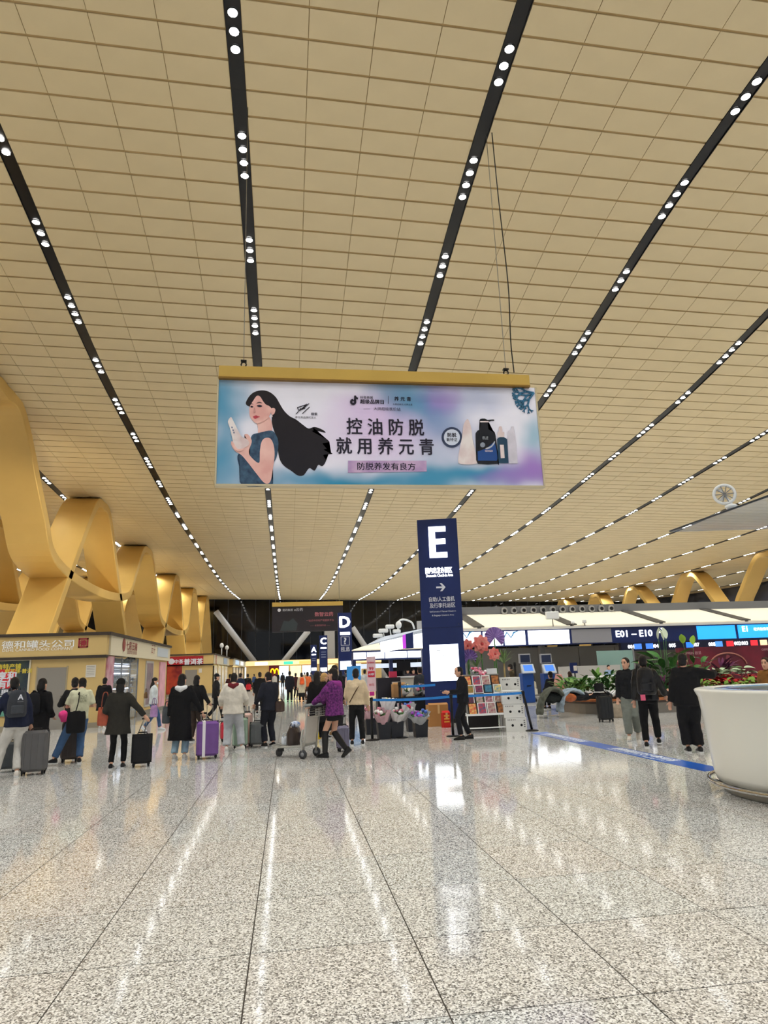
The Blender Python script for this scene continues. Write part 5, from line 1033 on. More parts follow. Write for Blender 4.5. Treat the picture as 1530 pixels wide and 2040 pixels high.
# ------------------------------------------------------------------ flower stall
def bucket(px, py, lab, w_=.33, h=.40):
    p = G(px, py); o = thing('flower_bucket', lab, 'bucket', p, .05, 'black flower buckets'); w2 = w_/2
    MB().add([(-w2*.85, -w2*.85, 0), (w2*.85, -w2*.85, 0), (w2*.85, w2*.85, 0), (-w2*.85, w2*.85, 0), (-w2, -w2, h), (w2, -w2, h), (w2, w2, h), (-w2, w2, h), (-w2*.92, -w2*.92, h), (w2*.92, -w2*.92, h), (w2*.92, w2*.92, h), (-w2*.92, w2*.92, h), (-w2*.8, -w2*.8, .04), (w2*.8, -w2*.8, .04), (w2*.8, w2*.8, .04), (-w2*.8, w2*.8, .04)],
      [(3,2,1,0)] + [(i, (i+1) % 4, 4+(i+1) % 4, 4+i) for i in range(4)] + [(4+i, 4+(i+1) % 4, 8+(i+1) % 4, 8+i) for i in range(4)] + [(8+i, 8+(i+1) % 4, 12+(i+1) % 4, 12+i) for i in range(4)] + [(12, 13, 14, 15)]).build('tub', mat('bucket_black', (34, 36, 44), .5), o)
    boxpart('rim', (-w2-.01, -w2-.01, h-.03), (w2+.01, -w2, h), mat('bucket_black', (34, 36, 44)), o); return p + Vector((0, 0, .22))
def bouquet(lab, base, tilt, l, r, paper, flower, seed, group='wrapped bouquets'):
    rnd = random.Random(seed); d = Vector(tilt).normalized(); o = thing('bouquet', lab, 'bouquet', base, group=group); q = d.to_track_quat('Z', 'Y').to_matrix().to_4x4()
    n = 22; vs = []; fs = []; 
    for j in range(5):
        t = j/4
        for k in range(n): a = 2*math.pi*k/n; rr = .04 + (r-.04)*t**.8*(1 + (.16*(1 if k % 2 else -1) if j == 4 else .05*(1 if k % 2 else -1)*t)); vs.append(q @ Vector((rr*math.cos(a), rr*math.sin(a), l*t*(1 + (.08*math.sin(3*a+seed) if j == 4 else 0)))))
    for j in range(4):
        for k in range(n): fs.append((j*n+k, j*n+(k+1) % n, (j+1)*n+(k+1) % n, (j+1)*n+k))
    w_ = MB().add(vs, fs).build('paper_wrap', paper, o); sm = w_.modifiers.new('paper_thickness', 'SOLIDIFY'); sm.thickness = .004
    for i in range(12):
        a = rnd.uniform(0, 6.28); rr = r*.72*math.sqrt(rnd.random()); c = q @ Vector((rr*math.cos(a), rr*math.sin(a), l*.92 + rnd.uniform(0, .07))); f = MB().ball(c, rnd.uniform(.03, .05), 10, 7).build('flower', rnd.choice(flower), o, fix=False); dm = f.modifiers.new('petals', 'DISPLACE'); dm.texture = FOLDS; dm.strength = .05
    gm = MB()
    for i in range(14): a = rnd.uniform(0, 6.28); rr = r*.8; gm.tube([q @ Vector((0, 0, l*.5)), q @ Vector((rr*math.cos(a)*.9, rr*math.sin(a)*.9, l*1.0))], [.004, .018], n=4)
    gm.build('greenery', GR1, o, fix=False)['kind'] = 'stuff'; return o
PWR = mat('wrap_white', (220, 216, 216), .6, alpha=1, vary=.1, vscale=8); PPK = mat('wrap_pink', (214, 172, 182), .6, vary=.15, vscale=8); PGY = mat('wrap_grey', (176, 178, 182), .5, vary=.2, vscale=8)
FW = [mat('fl_cream', (226, 216, 160), .6), mat('fl_white', (230, 224, 220), .6)]; FP = [mat('fl_pink', (214, 130, 150), .6), mat('fl_white', (230, 224, 220))]; FR_ = [mat('fl_red', (190, 40, 70), .6), mat('fl_pink', (214, 130, 150))]; FV = [mat('fl_violet', (150, 80, 170), .6), mat('fl_blue', (90, 120, 200), .6)]
bk = [bucket(712+28, 1463, 'black flower bucket behind the beige-jacketed traveller'), bucket(765, 1472, 'black flower bucket with pink-wrapped bouquets'), bucket(790, 1470, 'black flower bucket with the pale wrapped bouquets'), bucket(838, 1468, 'black flower bucket near the brown carton', .34, .42), bucket(822, 1457, 'black flower bucket hidden behind the carton-side one')]
bouquet('pink-wrapped bouquet in the bucket by the beige traveller', bk[0], (-.3, -.2, 1), .5, .2, PPK, FP, 1); bouquet('pink-wrapped bouquet leaning over the front bucket', bk[1], (-.15, -.3, 1), .46, .22, PPK, FP, 2); bouquet('white-wrapped bouquet with cream flowers in the front bucket', bk[1] + Vector((.1, .12, .1)), (.1, .1, 1), .6, .2, PWR, FW, 3)
bouquet('white-wrapped bouquet in the second front bucket', bk[2], (.1, -.25, 1), .44, .21, PWR, FP, 4); bouquet('tall clear-wrapped bouquet standing at the bucket corner', bk[2] + Vector((.1, .1, .05)), (.35, -.05, 1), .5, .2, PWR, FR_, 5); bouquet('grey-wrapped bouquet of violet flowers in the lone bucket', bk[3], (-.12, -.3, 1), .36, .27, PGY, FV, 6); bouquet('grey-wrapped bouquet of blue flowers at the back', bk[4], (-.2, 0, 1), .5, .2, PGY, FV, 7)
tb = G(812, 1436); tbl = thing('flower_table', 'dark draped table of wrapped flowers at the stall', 'table', (tb.x, tb.y, 0)); boxpart('table_top', (-.75, -.3, .72), (.75, .4, .76), mat('table_dark', (40, 40, 46), .6), tbl); boxpart('table_drape', (-.74, -.29, 0), (.74, -.25, .72), mat('drape_black', (30, 30, 36), .9), tbl); boxpart('table_drape', (-.74, .35, 0), (.74, .39, .72), mat('drape_black', (30, 30, 36)), tbl)
for i, (dx, pap, fl, lab) in enumerate(((-.1, PWR, FW, 'white-wrapped bouquet lying on the flower table'), (.3, PGY, FP, 'grey-wrapped bouquet lying on the flower table end'), (.55, PWR, FR_, 'small white-wrapped bouquet at the table edge'))): bouquet(lab, Vector((tb.x+dx, tb.y, .80)), (.2, -.9, .7), .42, .17, pap, fl, 10+i)
def carton(lab, pos, sx, sy, sz, rz=0.0, col=(170, 128, 84), z=0):
    o = thing('carton', lab, 'box', (pos[0], pos[1], z), rz); m = mat('card_%d' % col[0], col, .8, vary=.08, vscale=4); boxpart('box_body', (-sx/2, -sy/2, 0), (sx/2, sy/2, sz), m, o)
    boxpart('tape', (-.03, -sy/2-.002, sz*.6), (.03, sy/2+.002, sz+.002), mat('tape_tan', (196, 160, 110), .4), o); MB().add([(-sx/2, -sy/2, sz), (sx/2, -sy/2, sz), (sx/2, -sy/2+.12, sz+.05), (-sx/2, -sy/2+.12, sz+.05)], [(0,1,2,3)]).build('flap', m, o).modifiers.new('t', 'SOLIDIFY').thickness = .006; return o
carton('brown carton on the flower table', (tb.x-.25, tb.y+.1), .42, .3, .42, .1, z=.76); cb_ = G(872, 1446); carton('large brown carton at the foot of the E pillar', cb_, .58, .4, .60, .05, (164, 116, 66)); cr_ = G(889, 1449)
carton('red printed box between the brown carton and the guard', cr_, .22, .18, .40, .1, (190, 34, 30)); 
for i in range(3): boxpart('print_bar', (-.08, -.093, .3-i*.08), (.08, -.09, .34-i*.08), mat('gold_print', (214, 150, 60), .5), bpy.data.objects['carton.002'] if 'carton.002' in bpy.data.objects else None)
pc = G(743, 1452); pl_ = thing('price_placard', 'tall pink and white price placard with red figures at the stall', 'sign', (pc.x, pc.y, 0)); zq = lambda v: P(742, v, pc.y).z
MB().tube([(0, .02, 0), (0, .02, zq(1388))], .02, n=8).build('pole', STEEL, pl_); MB().lathe([(.15, 0), (.15, .02)], n=16).build('base', BLACK, pl_); boxpart('board', (-.13, 0, zq(1377)), (.13, .015, zq(1308)), mat('placard_pink', (224, 190, 196), .6, vary=.1, vscale=5), pl_)
PRD = mat('placard_red', (196, 40, 60), .6); text('lettering', '全场特价', (0, -.004, zq(1320)), PRD, pl_, w=.22, bold=.02); text('lettering', '99', (0, -.004, zq(1332)), PRD, pl_, h=.1, bold=.02); boxpart('red_block', (-.1, -.004, zq(1349)), (.1, 0, zq(1337)), PRD, pl_); text('lettering', '4.8折', (0, -.008, zq(1343)), LETTER, pl_, w=.17, bold=.03); boxpart('magenta_foot', (-.07, -.02, zq(1386)), (.07, 0, zq(1378)), mat('magenta', (190, 40, 130), .6), pl_); text('lettering', '鲜花', (0, -.004, zq(1364)), PRD, pl_, w=.15)
# stall counter furniture behind
ct = P(818, 1360, 24.0); sc_ = thing('stall_counter', 'white service counter behind the flower stall', 'counter', (ct.x, 24.0, 0)); boxpart('counter_body', (-.75, 0, 0), (.75, .6, P(818, 1347, 24).z-.05), mat('counter_cream', (214, 206, 190), .4), sc_); boxpart('counter_top', (-.8, -.05, P(818, 1347, 24).z-.05), (.8, .65, P(818, 1347, 24).z), WHITE, sc_); MB().tube([(-.2, .2, 1.45), (-.2, .2, 1.75)], .03, n=6).build('monitor_arm', BLACK, sc_); boxpart('monitor', (-.45, .15, 1.6), (.05, .19, 1.95), BLACK, sc_)
ct2 = P(772, 1360, 23.0); sd_ = thing('display_tower', 'dark display cabinet with white papers behind the price placard', 'cabinet', (ct2.x, 23.0, 0)); boxpart('cabinet_body', (-.35, 0, 0), (.45, .5, P(772, 1350, 23).z), mat('cabinet_dark', (40, 38, 46), .5), sd_); boxpart('paper_sheet', (.15, -.01, .75), (.42, 0, 1.25), mat('paper_white', (214, 208, 196)), sd_); boxpart('pink_box', (.1, .1, P(772, 1350, 23).z), (.35, .35, P(772, 1338, 23).z), mat('box_pink', (206, 60, 90), .5), sd_)
# ------------------------------------------------------------------ picture rack, cartons with holes, giant paper flowers
rk = G(972, 1459); rack = thing('picture_rack', 'white metal rack displaying rows of small framed pictures', 'display rack', (rk.x, rk.y, 0)); zr_ = lambda v: P(972, v, rk.y).z; RW = .52
for x in (-RW, RW):
    for y in (0, .45): MB().tube([(x, y, 0), (x, y, zr_(1424))], .018, n=8).build('rack_leg', WHITE, rack)
boxpart('rack_shelf', (-RW-.02, -.03, zr_(1425)), (RW+.02, .48, zr_(1421)), WHITE, rack); boxpart('rack_bar', (-RW, -.02, .10), (RW, .02, .13), WHITE, rack); MB().add([(-RW, .05, zr_(1421)), (RW, .05, zr_(1421)), (RW, .42, zr_(1343)), (-RW, .42, zr_(1343))], [(0,1,2,3)]).build('rack_back', mat('rack_back_grey', (130, 126, 120), .6), rack)
pics = [(120, 50, 60), (200, 60, 60), (60, 90, 120), (180, 170, 150), (190, 120, 60), (90, 120, 70), (150, 60, 90), (70, 130, 150), (220, 190, 110), (60, 60, 80), (200, 150, 160), (90, 60, 50)]
rows_ = [(1344, 1365), (1363, 1381), (1380, 1401), (1398, 1424)]; ids = 0
for r_, (v1, v0) in enumerate(rows_):
    z0, z1 = zr_(v0), zr_(v1); y = .05 + (z0 - zr_(1421))/(zr_(1343)-zr_(1421))*.37 - .03
    for c in range(4):
        px_ = -.38 + c*.255 + (.03 if r_ % 2 else 0); ids += 1; o = thing('framed_picture', 'small framed picture, %s in the %s row of the white rack' % (['first', 'second', 'third', 'fourth'][c], ['top', 'second', 'third', 'bottom'][r_]), 'picture', (rk.x + px_, rk.y + y, z0), rot=(-.28, 0, 0), group='pictures on the rack')
        hgt = (z1 - z0)*.98; boxpart('picture_frame', (-.115, 0, 0), (.115, .02, hgt), mat('frame_white', (226, 224, 220), .5) if (c + r_) % 3 else BLACK, o); boxpart('picture_print', (-.095, -.004, .02), (.095, 0, hgt-.02), mat('pic_%d' % (ids % 12), pics[ids % 12], .5, vary=.6, vscale=14, rgb2=pics[(ids*5+3) % 12]), o)
WC = mat('white_carton', (214, 212, 206), .6); HOLE = mat('hole_black', (18, 18, 20), .8)
wc0 = G(1030, 1457)
for i, (dx, dy, z, lab) in enumerate(((0, 0, 0, 'bottom white carton with black holes in the stack by the leaning post'), (-.03, .01, .34, 'middle white carton with black holes in the stack'), (-.05, .02, .68, 'top white carton with black holes in the stack'), (.22, .9, 1.0, 'white carton with black holes set back behind the stack'))):
    o = thing('white_carton', lab, 'box', (wc0.x+dx, wc0.y+dy, z), -.12, 'white cartons'); boxpart('box_body', (-.27, 0, 0), (.27, .42, .335), WC, o)
    for s in (-.1, .13): MB().tube([(s, -.002, .15), (s, .004, .15)], .032, n=14).build('hand_hole', HOLE, o)
    for q_ in range(5): boxpart('print_mark', (-.22 + q_*.045, -.003, .27), (-.2 + q_*.045, 0, .30), mat('mark_grey', (110, 108, 106), .7), o)
    for q_ in range(4): boxpart('print_mark', (.19, -.003, .1 + q_*.05), (.23, 0, .125 + q_*.05), mat('mark_grey', (110, 108, 106)), o)
boxpart_stand = thing('carton_stand', 'low white stand under the set-back carton', 'stand', (wc0.x+.22, wc0.y+.9, 0)); boxpart('stand_body', (-.25, .02, 0), (.25, .4, 1.0), mat('stand_grey', (150, 148, 146), .6), boxpart_stand)
nb = G(996, 1450); nbo = thing('notice_board', 'white and light blue notice board beside the picture rack', 'sign', (nb.x, nb.y+.35, 0)); zb = lambda v: P(996, v, nb.y+.35).z; boxpart('board', (-.16, 0, zb(1385)), (.14, .02, zb(1331)), mat('board_white', (216, 216, 216), .5), nbo); boxpart('blue_panel', (-.15, -.004, zb(1384)), (.13, 0, zb(1348)), mat('board_blue', (140, 186, 224), .5), nbo); MB().tube([(0, .03, 0), (0, .03, zb(1385))], .02, n=6).build('pole', STEEL, nbo); MB().lathe([(.16, 0), (.16, .02)], n=14).build('base', STEEL, nbo)
for i in range(3): text('lettering', ['欢迎光临', '手工画框', '现场制作'][i], (-.01, -.006, zb(1354 + i*8)), LETTER, nbo, w=.2)
def paper_flower(lab, px, py, Y, r, col, rim, seed, fan=False):
    p = P(px, py, Y); o = thing('paper_flower', lab, 'paper flower', (p.x, Y, 0), group='giant paper flowers'); rnd = random.Random(seed); z = p.z
    MB().tube([(0, .05, 0), (.03, .05, z*.5), (0, .03, z)], .02, n=6).build('stem', GR1, o); m = mat('petal_%d_%d' % (col[0], col[2]), col, .6, vary=.25, vscale=4, rgb2=rim)
    if fan:
        n = 28; vs = [(0, -.02, z)]; fs = []
        for k in range(n+1): a = -.9 + (math.pi+1.8)*k/n; vs.append((r*math.cos(a), -.02 + (.05 if k % 2 else -.03), z + r*math.sin(a)))
        for k in range(n): fs.append((0, k+1, k+2))
        MB().add(vs, fs).build('pleated_fan', m, o).modifiers.new('t', 'SOLIDIFY').thickness = .006
        return
    for lay in range(3):
        rr = r*(1 - .28*lay); cnt = 8 - lay
        for k in range(cnt):
            a = 2*math.pi*(k + .5*lay)/cnt; vs = []; fs = []
            for i in range(5):
                t = i/4; wid = rr*.42*math.sin(math.pi*min(.96, t*.75+.2)); c = Vector((math.cos(a), 0, math.sin(a)))*rr*t; s_ = Vector((-math.sin(a), 0, math.cos(a)))
                dy = -.05*lay - .10*r*t*(1+lay) + (.12*r*t*t if lay == 0 else 0)
                for q_ in (-1, 0, 1): vs.append(c + s_*(wid*q_) + Vector((0, dy - (.04*r if q_ else 0)*(1 + rnd.random()), z)))
            for i in range(4):
                for q_ in range(2): b0 = i*3+q_; fs.append((b0, b0+1, b0+4, b0+3))
            pt = MB().add(vs, fs, True).build('petal', m, o, fix=False)
    MB().ball((0, -.16, z), r*.16, 10, 7).build('flower_centre', mat('fl_coral_dark', (196, 70, 70), .7), o, fix=False)
COR, COR2, PU1, PU2 = (236, 120, 112), (246, 170, 160), (176, 150, 206), (140, 110, 180)
paper_flower('large coral paper flower nearest the E pillar', 958, 1283, 21.6, .31, COR, COR2, 1); paper_flower('small coral paper flower hanging below the purple fan', 984, 1303, 21.4, .22, COR, COR2, 2); paper_flower('coral paper flower half hidden by the E pillar', 930, 1287, 21.8, .24, COR, COR2, 3)
paper_flower('large pleated lilac paper fan above the coral flowers', 985, 1270, 21.9, .35, PU1, PU2, 4, True); paper_flower('pleated purple paper fan low beside the E pillar', 934, 1312, 21.7, .30, PU2, PU1, 5, True)
def spiky(lab, px, pyb, Y, l, seed):
    p = P(px, pyb, Y); me = leafmesh('spiky_leaf_%d' % int(l*100), l, .045, mat('leaf_grass', (112, 142, 84), .5, vary=.3, vscale=6), bend=.25); rnd = random.Random(seed); o = thing('spiky_plant', lab, 'plant', (p.x, Y, 0)); MB().tube([(0, 0, 0), (0, 0, p.z)], .03, n=8).build('trunk', mat('trunk_tan', (150, 130, 90), .8), o)
    for i in range(22): lf = put('leaf', me, o); lf.location = (0, 0, p.z); lf.rotation_euler = (rnd.uniform(.5, 1.5), 0, rnd.uniform(0, 6.28))
spiky('spiky green plant beside the white notice board', 1004, 1322, 21.5, .5, 1); spiky('spiky green plant between the pillar and the coral flower', 950, 1330, 21.6, .42, 2)
bqs = G(950, 1440); 
for i, (px, py, lab) in enumerate(((945, 1332, 'mixed pastel bouquet above the picture rack'), (957, 1338, 'pink and green bouquet above the picture rack'))): p_ = P(px, py, 18.0); bouquet(lab, Vector((p_.x, 18.0, p_.z-.25)), (0, -.6, 1), .24, .16, PPK if i else PGY, FP + FR_, 30+i)
sh_ = thing('flower_shelf', 'dark tiered shelf holding bouquets behind the picture rack', 'shelf', (P(955, 1350, 18.1).x, 18.1, 0)); boxpart('shelf_body', (-.45, 0, 0), (.45, .35, P(955, 1352, 18.1).z), mat('shelf_dark', (44, 40, 40), .7), sh_)
# ------------------------------------------------------------------ bags
def tote(label, pos, rz, w_, h, d, col, kind='leather', strap=.3, cat='bag', name='tote_bag'):
    o = thing(name, label, cat, pos, rz)
    remesh(MB().loft([((0, 0, 0), w_*.46, d*.5), ((0, 0, h*.1), w_*.5, d*.55), ((0, 0, h*.7), w_*.5, d*.5), ((0, 0, h), w_*.46, d*.28)], 16).build('bag_body', cloth(col, kind), o, fix=False), .014, 2, .015)
    for s in (-1, 1): MB().tube(smooth_open([(-w_*.25, s*d*.25, h*.85), (-w_*.18, s*d*.15, h+strap*.8), (0, s*d*.05, h+strap), (w_*.18, s*d*.15, h+strap*.8), (w_*.25, s*d*.25, h*.85)], 5), .009, n=6).build('bag_handle', cloth(tuple(int(c*.8) for c in col), kind), o)
    return o
def strapline(o, d, col, side=1, nm='bag_strap'):
    """a strap across the wearer's back, part of the wearer's outfit"""
    k = d['k']; pts = [d['sh'][0 if side > 0 else 1]*1.0 + Vector((0, 0, .085*k)), d['ch'] - d['up']*.15*k - d['fwd']*.165*k, d['pel'] + d['lat']*.17*side*k - d['fwd']*.1*k + Vector((0, 0, .04*k))]
    MB().tube(smooth_open(pts, 6), [(.006, .014)]*13, n=6).build(nm, cloth(col), o)
def W(o, v): return (Matrix.Translation(o.location) @ o.rotation_euler.to_matrix().to_4x4()) @ Vector(v)
BK, BK2, NVY, JEAN, LJEAN = (24, 24, 27), (34, 33, 34), (30, 36, 58), (66, 94, 132), (150, 178, 196)
# ------------------------------------------------------------------ left foreground group
p1, d1 = person('man in navy hooded jacket and pale grey trousers wearing a grey backpack', G(24, 1547), .45, 1.74, NVY, (196, 192, 186), (214, 206, 196), coat=.84, bulk=1.08, legb=1.15, feet=((-.28, .05), (.06, -.08)), hood=(86, 88, 92), wl=(-.30, .28, 1.02), lean=(-.06, .05), toes=(-.2, .1))
bpk = backpack('dark grey backpack with a white emblem on the navy-jacketed man', p1, d1, (58, 60, 66), 1.05)
text('emblem', 'A', (.03, -.15, .12), LETTER, bpk, h=.09, bold=.03); text('emblem', '———', (.03, -.15, .04), LETTER, bpk, w=.1)
p2, d2 = person('traveller in a long black coat beside the navy-jacketed man', G(70, 1527), -.25, 1.70, BK, BK, BK, coat=.48, bulk=1.1, hair='bob', wr=(.2, .16, .95))
backpack('black backpack on the long-coated traveller', p2, d2, (26, 27, 32), .95)
suitcase('large dark grey suitcase in front of the long black coat', G(66, 1543), .12, .44, .28, .78, (92, 90, 90), 0)
suitcase('small charcoal suitcase behind the pale grey trousers', G(12, 1538), .3, .34, .24, .55, (70, 74, 78), .35)
p3, d3 = person('man in black coat standing behind the pale T-shirt man', G(139, 1507), .2, 1.70, BK2, BK, (60, 58, 56), coat=.78, wl=(-.24, .25, 1.12), feet=((-.18, .1), (.08, 0)))
p4, d4 = person('young man in pale olive T-shirt and jeans bending over a phone', G(150, 1521), .35, 1.72, (200, 198, 168), JEAN, BK, coat=.86, sleeves='short', bulk=.98, legb=1.08, pantk='denim', feet=((-.42, -.02), (.07, .0)), toes=(-.9, .1), lean=(.03, .08), head=(.2, .9), wl=(-.16, .34, 1.12), wr=(.2, .28, 1.1))
for i in range(3): text('shirt_print', ['HIGH', 'STREET', 'CLUB'][i], (.04*d4['k'], -.165, (1.33 - i*.05)*d4['k']), mat('shirt_ink', (120, 124, 100), .8), p4, w=.16)
bg = tote('black slouchy shoulder bag on the T-shirt man', W(p4, (-.06, -.28, .62)), .35, .36, .42, .2, (22, 22, 25), 'wool', .0, name='shoulder_bag'); MB().tube(smooth_open([(-.02, .06, .4), (.02, .05, .6), (.04, .2, .78), (.0, .3, .7)], 5), [(.01, .03)]*16, n=6).build('bag_strap', cloth(BK), bg)
pk = thing('folded_jacket', 'bright pink folded jacket over the T-shirt man arm', 'jacket', W(p4, (-.30, -.05, .98)), .3); remesh(MB().ball((0, 0, 0), (.09, .08, .09)).ball((.02, 0, -.08), (.07, .06, .08)).build('pink_cloth', cloth((236, 70, 140)), pk, fix=False), .015, 2, .04)
suitcase('tall brown-grey suitcase behind the man in jeans', G(139, 1518), .1, .36, .26, .66, (86, 76, 72), .0)
person('man in a black coat walking toward the kiosk window', G(203, 1453), .0, 1.70, BK, BK2, (200, 196, 190), coat=.62, bulk=1.15, feet=((-.1, .12), (.08, -.08)))
p6, d6 = person('woman in a loose black top trailing a black cabin suitcase', G(231, 1532), .05, 1.63, (44, 42, 38), (18, 18, 20), BK, hair='bob', coat=.66, bulk=1.12, flare=1.1, legb=.85, wr=(.52, -.10, .98), wl=(-.2, .14, 1.0), feet=((-.10, .0), (.11, .09)), cap=(28, 26, 26))
tote('orange-red handbag on the arm of the woman in black', W(p6, (-.27, .02, .80)), .2, .25, .34, .16, (178, 84, 58), 'leather', .28, name='handbag')
hk_ = G(281, 1527); s6 = suitcase('black soft cabin suitcase trailed by the woman in black', hk_, .1, .37, .24, .60, (28, 28, 31), .0, soft=True)
ha = W(p6, d6['wr'][1]) - hk_ + Vector((0, 0, -.05))
for s_ in (-.06, .06): MB().tube([(-.04+s_, .07, .58), (ha.x+s_*.5, ha.y, ha.z)], .009, n=6).build('handle_rod', STEEL, s6)
MB().tube([(ha.x-.07, ha.y, ha.z), (ha.x+.07, ha.y, ha.z)], .018, n=8).build('pull_grip', BLACK, s6)
p7, d7 = person('woman in a white quilted jacket walking past with a purple tote', G(303, 1456), -1.45, 1.64, (206, 212, 214), JEAN, (206, 210, 212), hair='long', coat=.86, pantk='denim', feet=((-.09, .24), (.09, -.26)), lift=(0, .05), mask=True, legb=.9)
tote('lilac tote bag carried by the white-jacketed woman', W(p7, (.32, .05, .44)), -1.0, .44, .36, .16, (166, 130, 180), 'leather', .22)
tote('small tan bag under the white-jacketed woman arm', W(p7, (-.02, -.24, 1.02)), -1.4, .16, .2, .12, (120, 90, 60), 'leather', .1, name='handbag')
p8, d8 = person('woman in a long black coat with a white hood and pale jeans', G(357, 1513), -.05, 1.70, (20, 20, 23), LJEAN, (190, 186, 180), hair='bob', coat=.38, bulk=1.1, flare=1.12, hood=(222, 222, 222), pantk='denim', wr=(.44, .02, .90), legb=1.1, head=(-.3, .3))
tote('dark grey shopping bag hanging behind the white-hooded woman', W(p8, (-.30, .08, .72)), .1, .2, .34, .12, (80, 84, 88), 'wool', .1)
ps = G(412, 1511); s8 = suitcase('glossy purple suitcase with a white strap', ps, .18, .44, .30, .74, (112, 74, 140), .0, rough=.25, band=((216, 210, 214), -.08))
ha = W(p8, d8['wr'][1]) - ps
for s_ in (-.05, .05): MB().tube([(-.08+s_, .1, .72), (-.08+s_, .1, .90)], .009, n=6).build('handle_rod', STEEL, s8)
MB().tube([(-.15, .1, .90), (-.01, .1, .90)], .018, n=8).build('pull_grip', BLACK, s8)
p9, d9 = person('traveller in black jacket and brown trousers behind the purple suitcase', G(388, 1478), -.3, 1.66, BK, (58, 46, 40), BK, hair='bob', coat=.80, bulk=1.12, wr=(.34, .1, .98))
q9 = G(417, 1463); suitcase('slim dark suitcase with a black bag on top, behind the purple one', q9, .1, .34, .22, .34, (48, 48, 52), .5); 
person('man in black jacket and cap striding between the shop kiosks', G(429, 1434), -1.35, 1.70, BK2, BK, BK, coat=.82, feet=((-.08, .30), (.08, -.30)), lift=(0, .06), cap=(34, 34, 38), bulk=1.05)
p11, d11 = person('heavy-set man in cream sweatshirt and loose grey trousers', G(463, 1496), .02, 1.70, (214, 206, 192), (178, 180, 184), (222, 218, 210), coat=.80, bulk=1.22, legb=1.32, hood=(112, 36, 44), feet=((-.13, -.02), (.20, .03)), toes=(0, -.9), head=(0, .8), wl=(-.28, .2, 1.0), wr=(.28, .22, 1.0))
suitcase('pale green suitcase behind the loose grey trousers', G(478, 1491), .05, .34, .24, .68, (150, 172, 152), .25); s11 = suitcase('pale pink suitcase with dark green bands', G(490, 1487), -.1, .28, .26, .76, (226, 190, 178), .0, band=((40, 90, 66), -.06))
suitcase('thin red suitcase edge at the cream sweatshirt man', G(443, 1478), .2, .10, .28, .48, (196, 44, 64), .0)
p12, d12 = person('man in dark navy jacket looking down beside a grey suitcase', G(536, 1488), .45, 1.70, (34, 36, 46), (26, 28, 38), BK, coat=.82, bulk=1.1, legb=1.08, head=(.1, .9), wl=(-.30, .12, .98), wr=(.1, .28, 1.08))
tote('brown shoulder bag at the hip of the navy-jacketed man', W(p12, (.20, -.16, .78)), .4, .24, .24, .12, (74, 56, 48), 'leather', .05, name='shoulder_bag')
suitcase('dark grey ribbed suitcase held by the navy-jacketed man', G(513, 1488), -.05, .36, .26, .56, (96, 98, 98), .38)
# ------------------------------------------------------------------ luggage trolley and its pusher
tg = (G(602, 1513) + G(632, 1505))/2; fr = G(556, 1507)
tdir = (fr - tg); tr_ = thing('luggage_trolley', 'silver airport luggage trolley pushed by the woman in purple', 'trolley', (tg.x, tg.y, 0), math.atan2(tdir.y, tdir.x) - math.pi/2)
L_ = tdir.length; TM = mat('trolley_silver', (186, 184, 178), .35, metal=.5)
for x in (-.25, .25):
    wq = MB().tube([(x-.02, 0, .085), (x+.02, 0, .085)], .085, n=18).build('wheel', mat('tyre_grey', (62, 62, 64), .7), tr_); MB().tube([(x-.025, 0, .085), (x+.025, 0, .085)], .04, n=12).build('hub', GREY, wq)
    MB().tube([(x, 0, .10), (x, .05, .34), (x*.86, .02, .55)], .022, n=8).build('wheel_leg', TM, tr_)
wq = MB().tube([(-.02, L_, .075), (.02, L_, .075)], .075, n=16).build('wheel', mat('tyre_grey', (62, 62, 64)), tr_); boxpart('front_fork', (-.03, L_-.1, .1), (.03, L_+.02, .2), BLACK, tr_)
for x in (-.24, .24): MB().tube([(x, .02, .24), (x*.8, L_*.9, .2), (x*.45, L_+.08, .2)], .02, n=8).build('deck_rail', TM, tr_)
for i in range(5): y = .1 + i*.15; MB().tube([(-.23, y, .22), (.23, y, .22)], .011, n=6).build('deck_bar', TM, tr_)
boxpart('tail_bumper', (-.12, L_+.05, .17), (.12, L_+.1, .24), TM, tr_)
M_ = Matrix.Translation((0, .0, .28)) @ Matrix.Rotation(.12, 4, 'X'); MB().box((-.21, -.015, 0), (.21, .015, .52), M=M_, bev=.01).build('advert_panel', mat('trolley_panel', (196, 190, 180), .4, vary=.1, vscale=3), tr_)
for x in (-.23, .23): MB().tube([(x, 0, .1), (x, -.06, .62), (x, -.10, .95)], .018, n=8).build('upright', TM, tr_)
for i in range(5): z = .80 + i*.045; MB().tube([(-.22, -.08, z), (.22, -.08, z)], .006, n=5).build('basket_wire', TM, tr_); MB().tube([(-.22, -.28, z), (.22, -.28, z)], .006, n=5).build('basket_wire', TM, tr_)
for i in range(5): x = -.2 + i*.1; MB().tube([(x, -.08, .80), (x, -.28, .80), (x, -.28, .98)], .006, n=5).build('basket_wire', TM, tr_)
boxpart('handle_hood', (-.22, -.2, .98), (.22, .02, 1.04), mat('hood_grey', (116, 122, 124), .4), tr_, bev=.03); MB().tube([(-.26, -.2, 1.0), (-.26, -.30, .99), (.26, -.30, .99), (.26, -.2, 1.0)], .017, n=8).build('push_bar', BLACK, tr_)
tw = lambda v: (Matrix.Translation(tr_.location) @ tr_.rotation_euler.to_matrix().to_4x4()) @ Vector(v)
